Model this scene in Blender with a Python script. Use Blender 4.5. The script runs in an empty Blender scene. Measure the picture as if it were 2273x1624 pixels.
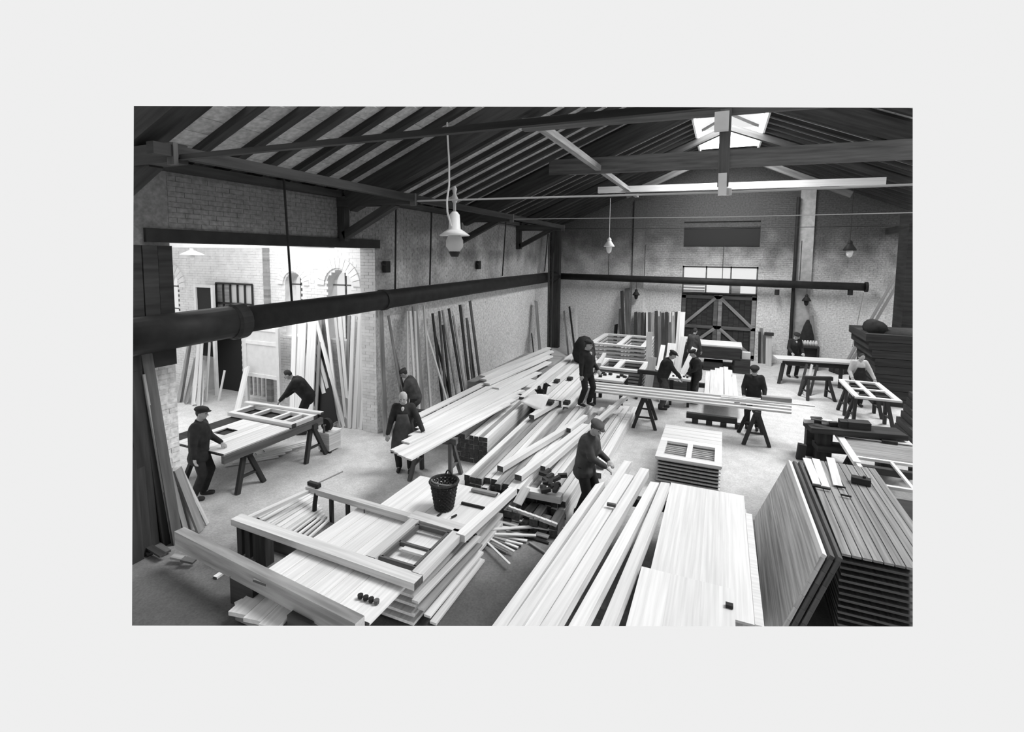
import bpy, bmesh, math, random
from mathutils import Vector as V, Matrix
random.seed(7)
sc = bpy.context.scene
COL = sc.collection

# ------------------------------------------------------------------ camera
F, PX, PY, CH = 1080.0, 1150.0, 659.0, 4.4
PITCH, YAW, ROLL = math.radians(4.8), math.radians(22.8), math.radians(0.6)
IW, IH = 2273.0, 1624.0
_f = V((-math.sin(YAW)*math.cos(PITCH), math.cos(YAW)*math.cos(PITCH), -math.sin(PITCH)))
_r0 = V((math.cos(YAW), math.sin(YAW), 0.0)); _u0 = _r0.cross(_f)
_r = math.cos(ROLL)*_r0 + math.sin(ROLL)*_u0
_u = -math.sin(ROLL)*_r0 + math.cos(ROLL)*_u0
EYE = V((0, 0, CH))
cd = bpy.data.cameras.new('camera'); cam = bpy.data.objects.new('camera', cd); COL.objects.link(cam)
cd.sensor_fit = 'HORIZONTAL'; cd.sensor_width = 36.0; cd.lens = F/IW*36.0
cd.shift_x = (IW/2-PX)/IW; cd.shift_y = -(IH/2-PY)/IW
cd.clip_start = 0.05; cd.clip_end = 300
m3 = Matrix((_r, _u, -_f)).transposed()
cam.matrix_world = Matrix.Translation(EYE) @ m3.to_4x4()
sc.camera = cam

# ------------------------------------------------------------------ sky, sun, exposure
w = bpy.data.worlds.new('sky'); sc.world = w; w.use_nodes = True
bg = w.node_tree.nodes['Background']; bg.inputs[0].default_value = (0.862, 0.862, 0.862, 1); bg.inputs[1].default_value = 1.0
vs = sc.view_settings; vs.view_transform = 'Standard'; vs.look = 'None'; vs.exposure = 0.0; vs.gamma = 1.0; vs.use_curve_mapping = False
sd = bpy.data.lights.new('sun', 'SUN'); sd.energy = 2.5; sd.angle = math.radians(22)
so = bpy.data.objects.new('sun', sd); COL.objects.link(so)
so.rotation_euler = V((-0.62, -0.36, -1.0)).to_track_quat('-Z', 'Y').to_euler()

def area(name, loc, sx, sy, e, d):
    l = bpy.data.lights.new(name, 'AREA'); l.shape = 'RECTANGLE'; l.size = sx; l.size_y = sy; l.energy = e
    o = bpy.data.objects.new(name, l); COL.objects.link(o); o.location = loc; o.rotation_euler = V(d).to_track_quat('-Z', 'Y').to_euler()
area('roof_light_daylight', (0, 18.0, 8.95), 1.9, 4.6, 900, (0, 0.12, -1))      # daylight through the glazed ridge lantern
area('annex_fill_light', (-10.8, 8.2, 5.1), 3.6, 2.6, 170, (-0.15, 0.1, -1))   # unseen area lamp added above the opening to brighten the annex
# ------------------------------------------------------------------ helpers
def ray(x, y): return _f + (x-PX)/F*_r - (y-PY)/F*_u
def G(x, y, z=0.0):                     # point at height z under a pixel
    d = ray(x, y); return EYE + d*((z-CH)/d.z)
def OX(x, y, X):                        # point on the plane X = const
    d = ray(x, y); return EYE + d*(X/d.x)
def OY(x, y, Y):
    d = ray(x, y); return EYE + d*(Y/d.y)
def top_at(p, y):                       # height above p (vertical line) that shows at image row y
    z0, z1 = -2.0, 9.0
    for _ in range(40):
        zm = (z0+z1)/2; q = V((p.x, p.y, zm))-EYE
        yy = PY - F*q.dot(_u)/q.dot(_f)
        if yy > y: z0 = zm
        else: z1 = zm
    return z0

def mat(name, c, rough=0.85, grain=0.0, gscale=(3, 3, 30), noise=0.0, nscale=6.0, metal=0.0, bump=0.0, spec=0.2, coords='Object', grid=0.0):
    m = bpy.data.materials.new(name); m.use_nodes = True
    nt = m.node_tree; b = nt.nodes['Principled BSDF']
    b.inputs['Roughness'].default_value = rough; b.inputs['Metallic'].default_value = metal
    b.inputs['Specular IOR Level'].default_value = spec
    b.inputs['Base Color'].default_value = (c, c, c, 1)
    if grain or noise:
        tc = nt.nodes.new('ShaderNodeTexCoord')
        oi = nt.nodes.new('ShaderNodeObjectInfo')
        ad = nt.nodes.new('ShaderNodeVectorMath'); ad.operation = 'ADD'
        sc_ = nt.nodes.new('ShaderNodeMath'); sc_.operation = 'MULTIPLY'; sc_.inputs[1].default_value = 40.0
        nt.links.new(oi.outputs['Random'], sc_.inputs[0])
        nt.links.new(tc.outputs[coords], ad.inputs[0])
        if coords == 'UV': nt.links.new(sc_.outputs[0], ad.inputs[1])
        last = None
        val = nt.nodes.new('ShaderNodeValue'); val.outputs[0].default_value = c; last = val.outputs[0]
        for amt, s in ((grain, gscale), (noise, (nscale,)*3)):
            if not amt: continue
            mp = nt.nodes.new('ShaderNodeMapping'); mp.inputs['Scale'].default_value = s
            nt.links.new(ad.outputs[0], mp.inputs[0])
            nz = nt.nodes.new('ShaderNodeTexNoise'); nz.inputs['Scale'].default_value = 1.0; nz.inputs['Detail'].default_value = 5
            nt.links.new(mp.outputs[0], nz.inputs['Vector'])
            mr = nt.nodes.new('ShaderNodeMapRange'); mr.inputs['From Min'].default_value = 0.3; mr.inputs['From Max'].default_value = 0.7
            mr.inputs['To Min'].default_value = 1-amt; mr.inputs['To Max'].default_value = 1+amt*0.5
            nt.links.new(nz.outputs[0], mr.inputs['Value'])
            mu = nt.nodes.new('ShaderNodeMath'); mu.operation = 'MULTIPLY'
            nt.links.new(last, mu.inputs[0]); nt.links.new(mr.outputs[0], mu.inputs[1]); last = mu.outputs[0]
            if bump:
                bp = nt.nodes.new('ShaderNodeBump'); bp.inputs['Strength'].default_value = bump; bp.inputs['Distance'].default_value = 0.02
                nt.links.new(nz.outputs[0], bp.inputs['Height']); nt.links.new(bp.outputs[0], b.inputs['Normal'])
        # a little difference from piece to piece
        mr = nt.nodes.new('ShaderNodeMapRange'); mr.inputs['To Min'].default_value = 0.88; mr.inputs['To Max'].default_value = 1.06
        nt.links.new(oi.outputs['Random'], mr.inputs['Value'])
        mu = nt.nodes.new('ShaderNodeMath'); mu.operation = 'MULTIPLY'; nt.links.new(last, mu.inputs[0]); nt.links.new(mr.outputs[0], mu.inputs[1])
        cc = nt.nodes.new('ShaderNodeCombineColor')
        for i in range(3): nt.links.new(mu.outputs[0], cc.inputs[i])
        nt.links.new(cc.outputs[0], b.inputs['Base Color'])
    return m

M = {}
M['pine'] = mat('fresh_pine', 0.82, grain=0.15, gscale=(0.9, 30, 30), coords='UV')
M['pine2'] = mat('planed_pine', 0.66, grain=0.22, gscale=(0.9, 30, 30), coords='UV')
M['leanboard'] = mat('varnished_board', 0.7, grain=0.45, gscale=(0.9, 30, 30), coords='UV')
M['board'] = mat('weathered_board', 0.33, grain=0.4, gscale=(1.0, 12, 12), coords='UV')
M['dark'] = mat('dark_timber', 0.055, grain=0.4, gscale=(1.0, 12, 12), coords='UV')
M['mid'] = mat('brown_timber', 0.14, grain=0.4, gscale=(1.0, 12, 12), coords='UV')
M['pilaster'] = mat('pale_plaster', 0.5, noise=0.2, nscale=8)
M['stackwood'] = mat('shaded_board', 0.13, grain=0.4, gscale=(0.9, 30, 30), coords='UV')  # board darkened, shade on the stack fronts put into its colour
M['roofboard'] = mat('roof_board', 0.52, noise=0.3, nscale=14.0)
M['iron'] = mat('sooty_iron', 0.03, rough=0.6, noise=0.3, nscale=4)
M['steel'] = mat('bright_steel', 0.45, rough=0.4)
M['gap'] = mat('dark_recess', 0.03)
M['white'] = mat('white_enamel', 0.8, rough=0.4)
M['cloth'] = mat('dark_cloth', 0.035, noise=0.3, nscale=9)
M['cloth2'] = mat('grey_cloth', 0.09, noise=0.3, nscale=9)
M['shirt'] = mat('pale_cloth', 0.6, noise=0.15, nscale=9)
M['skin'] = mat('skin', 0.42, rough=0.6)
M['hair'] = mat('hair', 0.05)
M['paint'] = mat('white_paint', 0.8, noise=0.08, nscale=5)
M['groove'] = mat('grooved_board', 0.34, grain=0.4, gscale=(0.9, 30, 30), coords='UV')
M['wicker'] = mat('dark_wicker', 0.05, noise=0.4, nscale=30)

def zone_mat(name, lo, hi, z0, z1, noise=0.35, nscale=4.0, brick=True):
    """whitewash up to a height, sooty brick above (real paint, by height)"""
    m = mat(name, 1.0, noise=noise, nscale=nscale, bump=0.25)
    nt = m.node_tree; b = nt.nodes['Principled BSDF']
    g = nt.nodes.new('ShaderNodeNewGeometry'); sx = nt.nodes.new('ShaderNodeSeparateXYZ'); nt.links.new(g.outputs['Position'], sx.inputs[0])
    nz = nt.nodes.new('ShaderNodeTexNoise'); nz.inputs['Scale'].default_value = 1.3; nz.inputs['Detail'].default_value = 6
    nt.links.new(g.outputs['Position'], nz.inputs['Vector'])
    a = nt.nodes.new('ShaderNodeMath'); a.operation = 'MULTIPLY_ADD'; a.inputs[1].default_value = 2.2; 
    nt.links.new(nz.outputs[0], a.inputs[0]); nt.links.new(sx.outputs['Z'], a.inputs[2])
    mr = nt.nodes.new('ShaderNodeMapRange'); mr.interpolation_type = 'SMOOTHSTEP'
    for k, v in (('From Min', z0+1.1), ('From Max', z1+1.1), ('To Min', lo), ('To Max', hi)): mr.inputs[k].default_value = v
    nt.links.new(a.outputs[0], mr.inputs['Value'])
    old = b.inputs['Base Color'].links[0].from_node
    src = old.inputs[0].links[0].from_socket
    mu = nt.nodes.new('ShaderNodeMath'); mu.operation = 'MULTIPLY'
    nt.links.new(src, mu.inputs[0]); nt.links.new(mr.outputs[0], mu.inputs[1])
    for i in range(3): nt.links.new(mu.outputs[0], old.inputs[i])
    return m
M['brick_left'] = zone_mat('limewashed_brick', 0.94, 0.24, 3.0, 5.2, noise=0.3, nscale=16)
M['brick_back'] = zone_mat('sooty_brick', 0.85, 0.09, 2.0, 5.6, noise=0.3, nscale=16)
M['annex'] = zone_mat('white_annex_brick', 0.8, 0.78, 2, 5, noise=0.12)

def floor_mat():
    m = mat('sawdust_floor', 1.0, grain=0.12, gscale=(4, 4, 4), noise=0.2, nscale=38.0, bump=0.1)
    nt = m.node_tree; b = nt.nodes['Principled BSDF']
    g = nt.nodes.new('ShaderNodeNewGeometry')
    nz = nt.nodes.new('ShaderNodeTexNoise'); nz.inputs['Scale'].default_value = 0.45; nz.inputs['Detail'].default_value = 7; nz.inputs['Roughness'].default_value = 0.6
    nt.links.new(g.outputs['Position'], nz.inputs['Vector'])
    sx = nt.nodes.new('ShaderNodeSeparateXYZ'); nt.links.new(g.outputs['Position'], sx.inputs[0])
    # sawdust with hall light painted in: dark near the gallery, brighter towards annex
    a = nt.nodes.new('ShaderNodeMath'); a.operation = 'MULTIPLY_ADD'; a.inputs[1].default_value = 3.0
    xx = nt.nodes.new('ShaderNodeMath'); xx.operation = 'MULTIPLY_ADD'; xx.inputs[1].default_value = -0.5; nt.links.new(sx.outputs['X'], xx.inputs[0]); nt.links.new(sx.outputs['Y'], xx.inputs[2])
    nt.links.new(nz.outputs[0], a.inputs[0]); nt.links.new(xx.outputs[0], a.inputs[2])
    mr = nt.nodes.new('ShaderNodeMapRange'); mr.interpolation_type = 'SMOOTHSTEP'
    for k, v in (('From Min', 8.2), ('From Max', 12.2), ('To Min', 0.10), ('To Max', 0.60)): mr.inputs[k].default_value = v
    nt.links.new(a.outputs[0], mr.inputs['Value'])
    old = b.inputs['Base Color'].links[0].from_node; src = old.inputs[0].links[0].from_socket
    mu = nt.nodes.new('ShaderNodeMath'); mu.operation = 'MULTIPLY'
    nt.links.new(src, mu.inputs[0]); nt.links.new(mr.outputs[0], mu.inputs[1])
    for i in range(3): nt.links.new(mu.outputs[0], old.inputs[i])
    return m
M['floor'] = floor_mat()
def glass_mat():
    m = bpy.data.materials.new('clear_glass'); m.use_nodes = True; nt = m.node_tree
    b = nt.nodes['Principled BSDF']; b.inputs['Roughness'].default_value = 0.02
    t = nt.nodes.new('ShaderNodeBsdfTransparent'); mx = nt.nodes.new('ShaderNodeMixShader'); mx.inputs[0].default_value = 0.06
    nt.links.new(t.outputs[0], mx.inputs[1]); nt.links.new(b.outputs[0], mx.inputs[2]); nt.links.new(mx.outputs[0], nt.nodes['Material Output'].inputs[0])
    return m
M['glass'] = glass_mat()

def tag(o, label=None, cat=None, group=None, kind=None):
    if label: o['label'] = label
    if cat: o['category'] = cat
    if group: o['group'] = group
    if kind: o['kind'] = kind
    return o
def thing(name, label, cat, loc, group=None, kind=None):
    o = bpy.data.objects.new(name, None); COL.objects.link(o); o.location = loc; o.empty_display_size = 0.2
    o['_w'] = list(loc)
    return tag(o, label, cat, group, kind)

class MB:
    """collects shapes in world coordinates and links them as ONE mesh object"""
    def __init__(s): s.v = []; s.f = []; s.uv = []; s.ends = set()
    def box(s, c, ax, ay, az, uvlen=True, bev=0.0):
        """box about centre c with half-axis vectors; the long axis is ax (uv runs along it)"""
        c = V(c); n = len(s.v); off = random.random()*50
        pts = [(-1,-1,-1),(1,-1,-1),(1,1,-1),(-1,1,-1),(-1,-1,1),(1,-1,1),(1,1,1),(-1,1,1)]
        L = [V(ax).length, V(ay).length, V(az).length]
        for p in pts: s.v.append(c+V(ax)*p[0]+V(ay)*p[1]+V(az)*p[2])
        fs = [(0,3,2,1),(4,5,6,7),(0,1,5,4),(1,2,6,5),(2,3,7,6),(3,0,4,7)]
        for f in fs:
            if fs.index(f) in (3, 5): s.ends.add(len(s.f))
            s.f.append(tuple(n+i for i in f))
            ks = [i for i in range(3) if len({pts[j][i] for j in f}) > 1]
            a, b_ = ks[0], ks[1]
            s.uv.append([(pts[j][a]*L[a]+off, pts[j][b_]*L[b_]+off*0.3) for j in f])
        return s
    def beam(s, p0, p1, wdt, thk, up=(0, 0, 1), roll=0.0):
        """square-edged timber between two points: wdt across, thk along 'up'"""
        p0, p1 = V(p0), V(p1); d = p1-p0; L = d.length
        if L < 1e-6: return s
        d = d/L; u = V(up)
        if abs(u.dot(d)) > 0.99: u = V((0, 1, 0))
        sd_ = d.cross(u).normalized(); u2 = sd_.cross(d).normalized()
        if roll:
            R = Matrix.Rotation(roll, 3, d); sd_ = R@sd_; u2 = R@u2
        return s.box((p0+p1)/2, d*L/2, sd_*wdt/2, u2*thk/2)
    def tube(s, pts, r, n=8, cap=True):
        pts = [V(p) for p in pts]; rs = r if isinstance(r, (list, tuple)) else [r]*len(pts)
        base = len(s.v); t = (pts[1]-pts[0]).normalized()
        up = V((0, 0, 1)) if abs(t.z) < 0.9 else V((1, 0, 0))
        a = t.cross(up).normalized()
        for i, p in enumerate(pts):
            t = (pts[min(i+1, len(pts)-1)]-pts[max(i-1, 0)]).normalized()
            a = (a-t*a.dot(t)).normalized(); b_ = t.cross(a)
            for k in range(n):
                an = 2*math.pi*k/n; s.v.append(p+(a*math.cos(an)+b_*math.sin(an))*rs[i])
        for i in range(len(pts)-1):
            for k in range(n):
                k2 = (k+1) % n
                s.f.append((base+i*n+k, base+i*n+k2, base+(i+1)*n+k2, base+(i+1)*n+k)); s.uv.append([(0, 0)]*4)
        if cap:
            s.f.append(tuple(base+k for k in range(n))[::-1]); s.uv.append([(0, 0)]*n)
            s.f.append(tuple(base+(len(pts)-1)*n+k for k in range(n))); s.uv.append([(0, 0)]*n)
        return s
    def lathe(s, c, prof, n=16, axis=(0, 0, 1)):
        """prof: list of (radius, height) about c"""
        c = V(c); z = V(axis).normalized(); x = z.orthogonal().normalized(); y = z.cross(x); base = len(s.v)
        for r, h in prof:
            for k in range(n):
                a = 2*math.pi*k/n; s.v.append(c+z*h+(x*math.cos(a)+y*math.sin(a))*max(r, 1e-4))
        for i in range(len(prof)-1):
            for k in range(n):
                k2 = (k+1) % n
                s.f.append((base+i*n+k, base+i*n+k2, base+(i+1)*n+k2, base+(i+1)*n+k)); s.uv.append([(0, 0)]*4)
        return s
    def prism(s, poly, ext):
        """closed polygon (3-D points) pushed along ext"""
        n = len(poly); base = len(s.v); ext = V(ext); poly = [V(p) for p in poly]
        o = poly[0]; ux = (poly[1]-poly[0]).normalized(); nn = ext.normalized(); uy = nn.cross(ux)
        s.v += poly; s.v += [p+ext for p in poly]
        uvp = [((p-o).dot(ux), (p-o).dot(uy)) for p in poly]
        s.f.append(tuple(range(base, base+n))[::-1]); s.uv.append(uvp[::-1])
        s.f.append(tuple(range(base+n, base+2*n))); s.uv.append(uvp)
        for i in range(n):
            j = (i+1) % n; s.f.append((base+i, base+j, base+n+j, base+n+i))
            L = (poly[j]-poly[i]).length; s.uv.append([(0, 0), (L, 0), (L, ext.length), (0, ext.length)])
        return s
    def quad(s, a, b, c, d):
        n = len(s.v); s.v += [V(a), V(b), V(c), V(d)]; s.f.append((n, n+1, n+2, n+3)); s.uv.append([(0, 0), (1, 0), (1, 1), (0, 1)]); return s
    def build(s, name, m, parent=None, label=None, cat=None, group=None, kind=None, smooth=False, bevel=0.0, end=None):
        me = bpy.data.meshes.new(name)
        if parent is not None:
            o0 = V((0, 0, 0)); p = parent
            while p is not None: o0 = o0+p.location; p = p.parent
        else:
            if s.v:
                xs = [v.x for v in s.v]; ys = [v.y for v in s.v]; zs = [v.z for v in s.v]
                o0 = V(((min(xs)+max(xs))/2, (min(ys)+max(ys))/2, min(zs)))
            else: o0 = V((0, 0, 0))
        me.from_pydata([v-o0 for v in s.v], [], s.f)
        uvl = me.uv_layers.new(name='UVMap')
        k = 0; flat = []
        for u in s.uv:
            for q in u: flat += [q[0], q[1]]
        uvl.data.foreach_set('uv', flat)
        me.materials.append(M[m] if isinstance(m, str) else m)
        if end and s.ends:
            me.materials.append(M[end])
            for i in s.ends: me.polygons[i].material_index = 1
        bm = bmesh.new(); bm.from_mesh(me); bmesh.ops.recalc_face_normals(bm, faces=bm.faces)
        if bevel: bmesh.ops.bevel(bm, geom=bm.edges, offset=bevel, segments=1, affect='EDGES')
        if smooth:
            bmesh.ops.remove_doubles(bm, verts=bm.verts, dist=1e-5); bmesh.ops.recalc_face_normals(bm, faces=bm.faces)
            for f in bm.faces: f.smooth = True
        bm.to_mesh(me); bm.free()
        o = bpy.data.objects.new(name, me); COL.objects.link(o); o.location = (0, 0, 0) if parent is not None else o0
        if parent is not None: o.parent = parent
        return tag(o, label, cat, group, kind)
def abox(x0, x1, y0, y1, z0, z1, mb=None):
    mb = mb or MB()
    return mb.box(((x0+x1)/2, (y0+y1)/2, (z0+z1)/2), ((x1-x0)/2, 0, 0), (0, (y1-y0)/2, 0), (0, 0, (z1-z0)/2))

# ------------------------------------------------------------------ the hall
XW, YB, XR = -7.7, 23.0, 7.7
EZ, SL = 5.62, 0.41
def roof_z(x): return EZ + SL*(7.7-abs(x))
TY = [3.7, 8.3, 13.2, 18.1]
def struct(name, mb, m, parent=None, **k): return mb.build(name, m, parent, kind=(None if parent else 'structure'), **k)

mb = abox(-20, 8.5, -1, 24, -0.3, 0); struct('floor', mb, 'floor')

def bricks(parent, origin, ux, n, L, Hh, holes, m, proud=0.008, single=False, limit=10**9, bw=0.25, bh=0.078):
    """courses of brick standing proud of a wall; ux runs along it, n faces out"""
    origin, ux, n = V(origin), V(ux), V(n); uz = V((0, 0, 1)); mb = MB(); rnd = random.Random(3); cnt = 0
    row = 0; z = 0
    while z+bh <= Hh:
        x = -bw*0.5*(row % 2)
        while x < L:
            x0, x1 = max(x, 0)+0.004, min(x+bw, L)-0.004
            if x1-x0 > 0.05:
                cx, cz = (x0+x1)/2, z+bh/2
                if not any(h(cx, cz) for h in holes):
                    d = proud*(0.4+rnd.random())
                    b = MB() if single and cnt < limit else mb
                    b.box(origin+ux*cx+uz*cz+n*(d/2-0.01), ux*(x1-x0)/2, uz*(bh/2-0.004), n*(d/2+0.01))
                    if b is not mb: b.build('brick', m, parent)
                    cnt += 1
            x += bw
        z += bh; row += 1
    if mb.v: mb.build('brickwork', m, parent, kind='stuff')

# left wall: near pier, wall over the wide opening, far length
OY0, OY1, OZ = 4.75, 9.45, 4.55
wl = MB(); T = 0.45
abox(XW-T, XW, 3.75, OY0, 0, EZ, wl); abox(XW-T, XW, OY0, OY1, OZ+0.2, EZ, wl); abox(XW-T, XW, OY1, YB, 0, EZ, wl)
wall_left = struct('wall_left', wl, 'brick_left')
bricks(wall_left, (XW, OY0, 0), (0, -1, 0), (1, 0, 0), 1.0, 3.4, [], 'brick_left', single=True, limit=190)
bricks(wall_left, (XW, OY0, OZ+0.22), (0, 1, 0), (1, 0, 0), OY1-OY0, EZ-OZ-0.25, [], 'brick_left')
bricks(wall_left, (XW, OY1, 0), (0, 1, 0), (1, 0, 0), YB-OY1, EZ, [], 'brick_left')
bricks(wall_left, (XW-T, OY1, 0), (1, 0, 0), (0, -1, 0), T, OZ+0.2, [], 'annex', single=True, limit=110)
pier_dark = thing('trim_15', None, None, (XW, 4.2, 3.4), kind='structure')  # dark boards added to darken the upper pier
for i in range(5): abox(XW, XW+0.07+0.01*(i % 2), 3.7+i*0.21, 3.9+i*0.21, 3.42, 4.5).build('plank', 'dark', pier_dark)
t1 = abox(XW-T-0.02, XW+0.06, OY0-0.35, OY1+0.12, OZ, OZ+0.2); struct('trim_1', t1, 'iron')

# annex beyond the opening: white brick wall with arched windows
AY = 10.3
def arch_hole(cx, r, zs, z0): return lambda x, z: (abs(x-cx) < r and z0 < z < zs) or ((x-cx)**2+(z-zs)**2 < r*r and z >= zs)
aw = MB(); AX0 = -19.5; ATOP = 5.3
ARCH = []
for px, py, rp in ((652, 632, 20), (752, 634, 28), (378, 636, 20)):
    c = OY(px, py, AY); e = OY(px+rp, py, AY); ARCH.append((c.x, c.z, e.x-c.x))
dl, dr = OY(462, 880, AY).x, OY(541, 880, AY).x; DT = OY(500, 735, AY).z
# cut the wall in vertical strips round the openings
ops = sorted([(a[0]-a[2], a[0]+a[2], 'arch', a) for a in ARCH]+[(dl, dr, 'door', None)])
x = AX0
for x0, x1, kd, a in ops:
    abox(x, x0, AY, AY+0.4, 0, ATOP, aw)
    if kd == 'door': abox(x0, x1, AY, AY+0.4, DT, ATOP, aw)
    else:
        cx, zs, r = a; zb = zs-1.5
        abox(x0, x1, AY, AY+0.4, 0, zb, aw)
        n = 10; poly = [V((cx-r, AY, zs))]+[V((cx-r*math.cos(math.pi*i/n), AY, zs+r*math.sin(math.pi*i/n))) for i in range(1, n+1)]
        for i in range(n):
            p, q = poly[i], poly[i+1]
            aw.prism([p, q, V((q.x, AY, ATOP)), V((p.x, AY, ATOP))], (0, 0.4, 0))
    x = x1
abox(x, XW-T, AY, AY+0.4, 0, ATOP, aw)
wall_annex = struct('wall_annex', aw, 'annex')
holes = [lambda x, z, a=a: arch_hole(a[0]-AX0, a[2]+0.02, a[1], a[1]-1.5)(x, z) for a in ARCH]+[lambda x, z: dl-AX0-0.05 < x < dr-AX0+0.05 and z < DT]
bricks(wall_annex, (AX0, AY, 0), (1, 0, 0), (0, -1, 0), XW-T-AX0, ATOP, holes, 'annex', proud=0.01)
for i, (cx, zs, r) in enumerate(ARCH):      # brick hood over each arch, and the sash inside
    for j in range(13):
        a0 = math.pi*j/13; a1 = math.pi*(j+0.9)/13; r0, r1 = r*1.12, r*1.75
        pts = [V((cx+rr*math.cos(aa), AY-0.05, zs+rr*math.sin(aa))) for rr, aa in ((r0, a0), (r1, a0), (r1, a1), (r0, a1))]
        MB().prism(pts, (0, 0.05, 0)).build('brick', 'annex', wall_annex)
    wn = MB()
    abox(cx-0.02, cx+0.02, AY+0.25, AY+0.29, zs-1.5, zs+r, wn); abox(cx-r, cx+r, AY+0.25, AY+0.29, zs-0.02, zs+0.02, wn); abox(cx-r, cx+r, AY+0.25, AY+0.29, zs-0.77, zs-0.73, wn)
    wobj = struct('window_%d' % (i+3), wn, 'mid')
    g = MB(); g.prism([V((cx+r*math.cos(math.pi*k/12), AY+0.27, zs+r*math.sin(math.pi*k/12))) for k in range(13)]+[V((cx-r, AY+0.27, zs-1.5)), V((cx+r, AY+0.27, zs-1.5))], (0, 0.006, 0)); g.build('pane', 'glass', wobj)
dk = abox(dl-0.1, dr+0.1, AY+0.42, AY+1.2, 0, DT+0.1)
struct('door_3', abox(dl, dr, AY+0.3, AY+0.36, 0, DT), 'gap')  # dark sheet filling the doorway, shade of the inside put into colour
tp = OY(594, 640, AY).x; struct('trim_2', abox(tp-0.05, tp+0.13, AY-0.1, AY, 0, ATOP), 'board')

# back wall with the gate
DX0, DX1, DZ, WZ = -1.68, 1.38, 2.86, 4.05
bwm = MB(); BT = 0.5
abox(XW-T, DX0, YB, YB+BT, 0, 6.0, bwm); abox(DX1, 8.2, YB, YB+BT, 0, 6.0, bwm); abox(DX0, DX1, YB, YB+BT, WZ, 4.9, bwm)
abox(DX0, DX1, YB+0.2, YB+BT, 4.9, 5.75, bwm); abox(DX0, DX1, YB+0.08, YB+BT, 5.75, 6.0, bwm)
bwm.prism([V((XW-T, YB, 6.0)), V((8.2, YB, 6.0)), V((0, YB, roof_z(0)+0.2))], (0, BT, 0))
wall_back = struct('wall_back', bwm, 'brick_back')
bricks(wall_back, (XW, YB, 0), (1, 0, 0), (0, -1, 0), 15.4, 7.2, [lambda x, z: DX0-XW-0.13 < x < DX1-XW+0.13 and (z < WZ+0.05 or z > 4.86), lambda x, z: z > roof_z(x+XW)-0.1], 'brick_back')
for i, (a, b_) in enumerate(((1405, 1430), (1486, 1517), (1684, 1704), (1768, 1801))):
    x0, x1 = OY(a, 600, YB).x, OY(b_, 600, YB).x
    if i in (1, 2): continue
    p = struct('trim_%d' % (3+i), abox(x0, x1, YB-0.12, YB, 0 if i in (0, 3) else WZ-1.2*0, roof_z((x0+x1)/2)-0.3), 'pilaster' if i == 3 else 'brick_back')
# door leaves
def boards_x(parent, x0, x1, y, z0, z1, n, m, d=0.03):
    w_ = (x1-x0)/n
    for i in range(n): abox(x0+w_*i+0.005, x0+w_*(i+1)-0.005, y, y+d, z0, z1).build('plank', m, parent)
for k, (x0, x1) in enumerate(((DX0+0.02, -0.16), (-0.14, DX1-0.02))):
    d = thing('door_%d' % (k+1), None, None, (x0, YB+0.1, 0), kind='structure')
    boards_x(d, x0, x1, YB+0.1, 0.02, DZ-0.05, 7, 'dark')
    for z in (0.15, 1.35, 2.68): abox(x0, x1, YB+0.06, YB+0.1, z-0.07, z+0.07).build('rail', 'mid', d)
    for x in (x0+0.08, x1-0.08): abox(x-0.08, x+0.08, YB+0.06, YB+0.1, 0.05, DZ-0.08).build('stile', 'board' if k else 'mid', d)
    for (a, b_) in (((x0+0.1, 1.4), (x1-0.1, 2.65)), ((x0+0.1, 0.2), (x1-0.1, 1.3))):
        if k: a, b_ = (x1-0.1-(a[0]-x0-0.1), a[1]), (x0+0.1+(x1-0.1-b_[0]), b_[1])
        MB().beam(V((a[0], YB+0.07, a[1])), V((b_[0], YB+0.07, b_[1])), 0.13, 0.04, up=(0, -1, 0)).build('brace', 'board', d)
struct('trim_13', abox(DX0-0.1, DX1+0.1, YB+0.16, YB+0.2, 0, DZ), 'gap')  # added dark backing, keeps bright sky out of the plank gaps
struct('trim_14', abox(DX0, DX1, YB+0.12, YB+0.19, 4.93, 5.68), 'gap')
wf = MB()
for z in (DZ, 3.42, WZ-0.04): abox(DX0, DX1, YB+0.08, YB+0.16, z-0.03, z+0.03, wf)
for x in (DX0+0.03, DX0+1.0, DX0+2.0, DX1-0.03): abox(x-0.03, x+0.03, YB+0.08, YB+0.16, DZ, WZ, wf)
win1 = struct('window_1', wf, 'mid')
for i in range(3):
    for z0, z1 in ((DZ+0.03, 3.39), (3.45, WZ-0.07)):
        xa = DX0+i*1.0+0.06; abox(xa, xa+0.94-0.06*0, YB+0.115, YB+0.12, z0, z1).build('pane', 'glass', win1)
lv = MB()                                # louvred panel behind the lower left light
for i in range(4): abox(DX0+0.05, DX0+0.95, YB+0.2, YB+0.24, DZ+0.04+i*0.13, DZ+0.12+i*0.13, lv)
abox(DX0+1.95, DX0+2.4, YB+0.2, YB+0.24, DZ, 3.42, lv); lv.build('shutter', 'board', win1)

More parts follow.
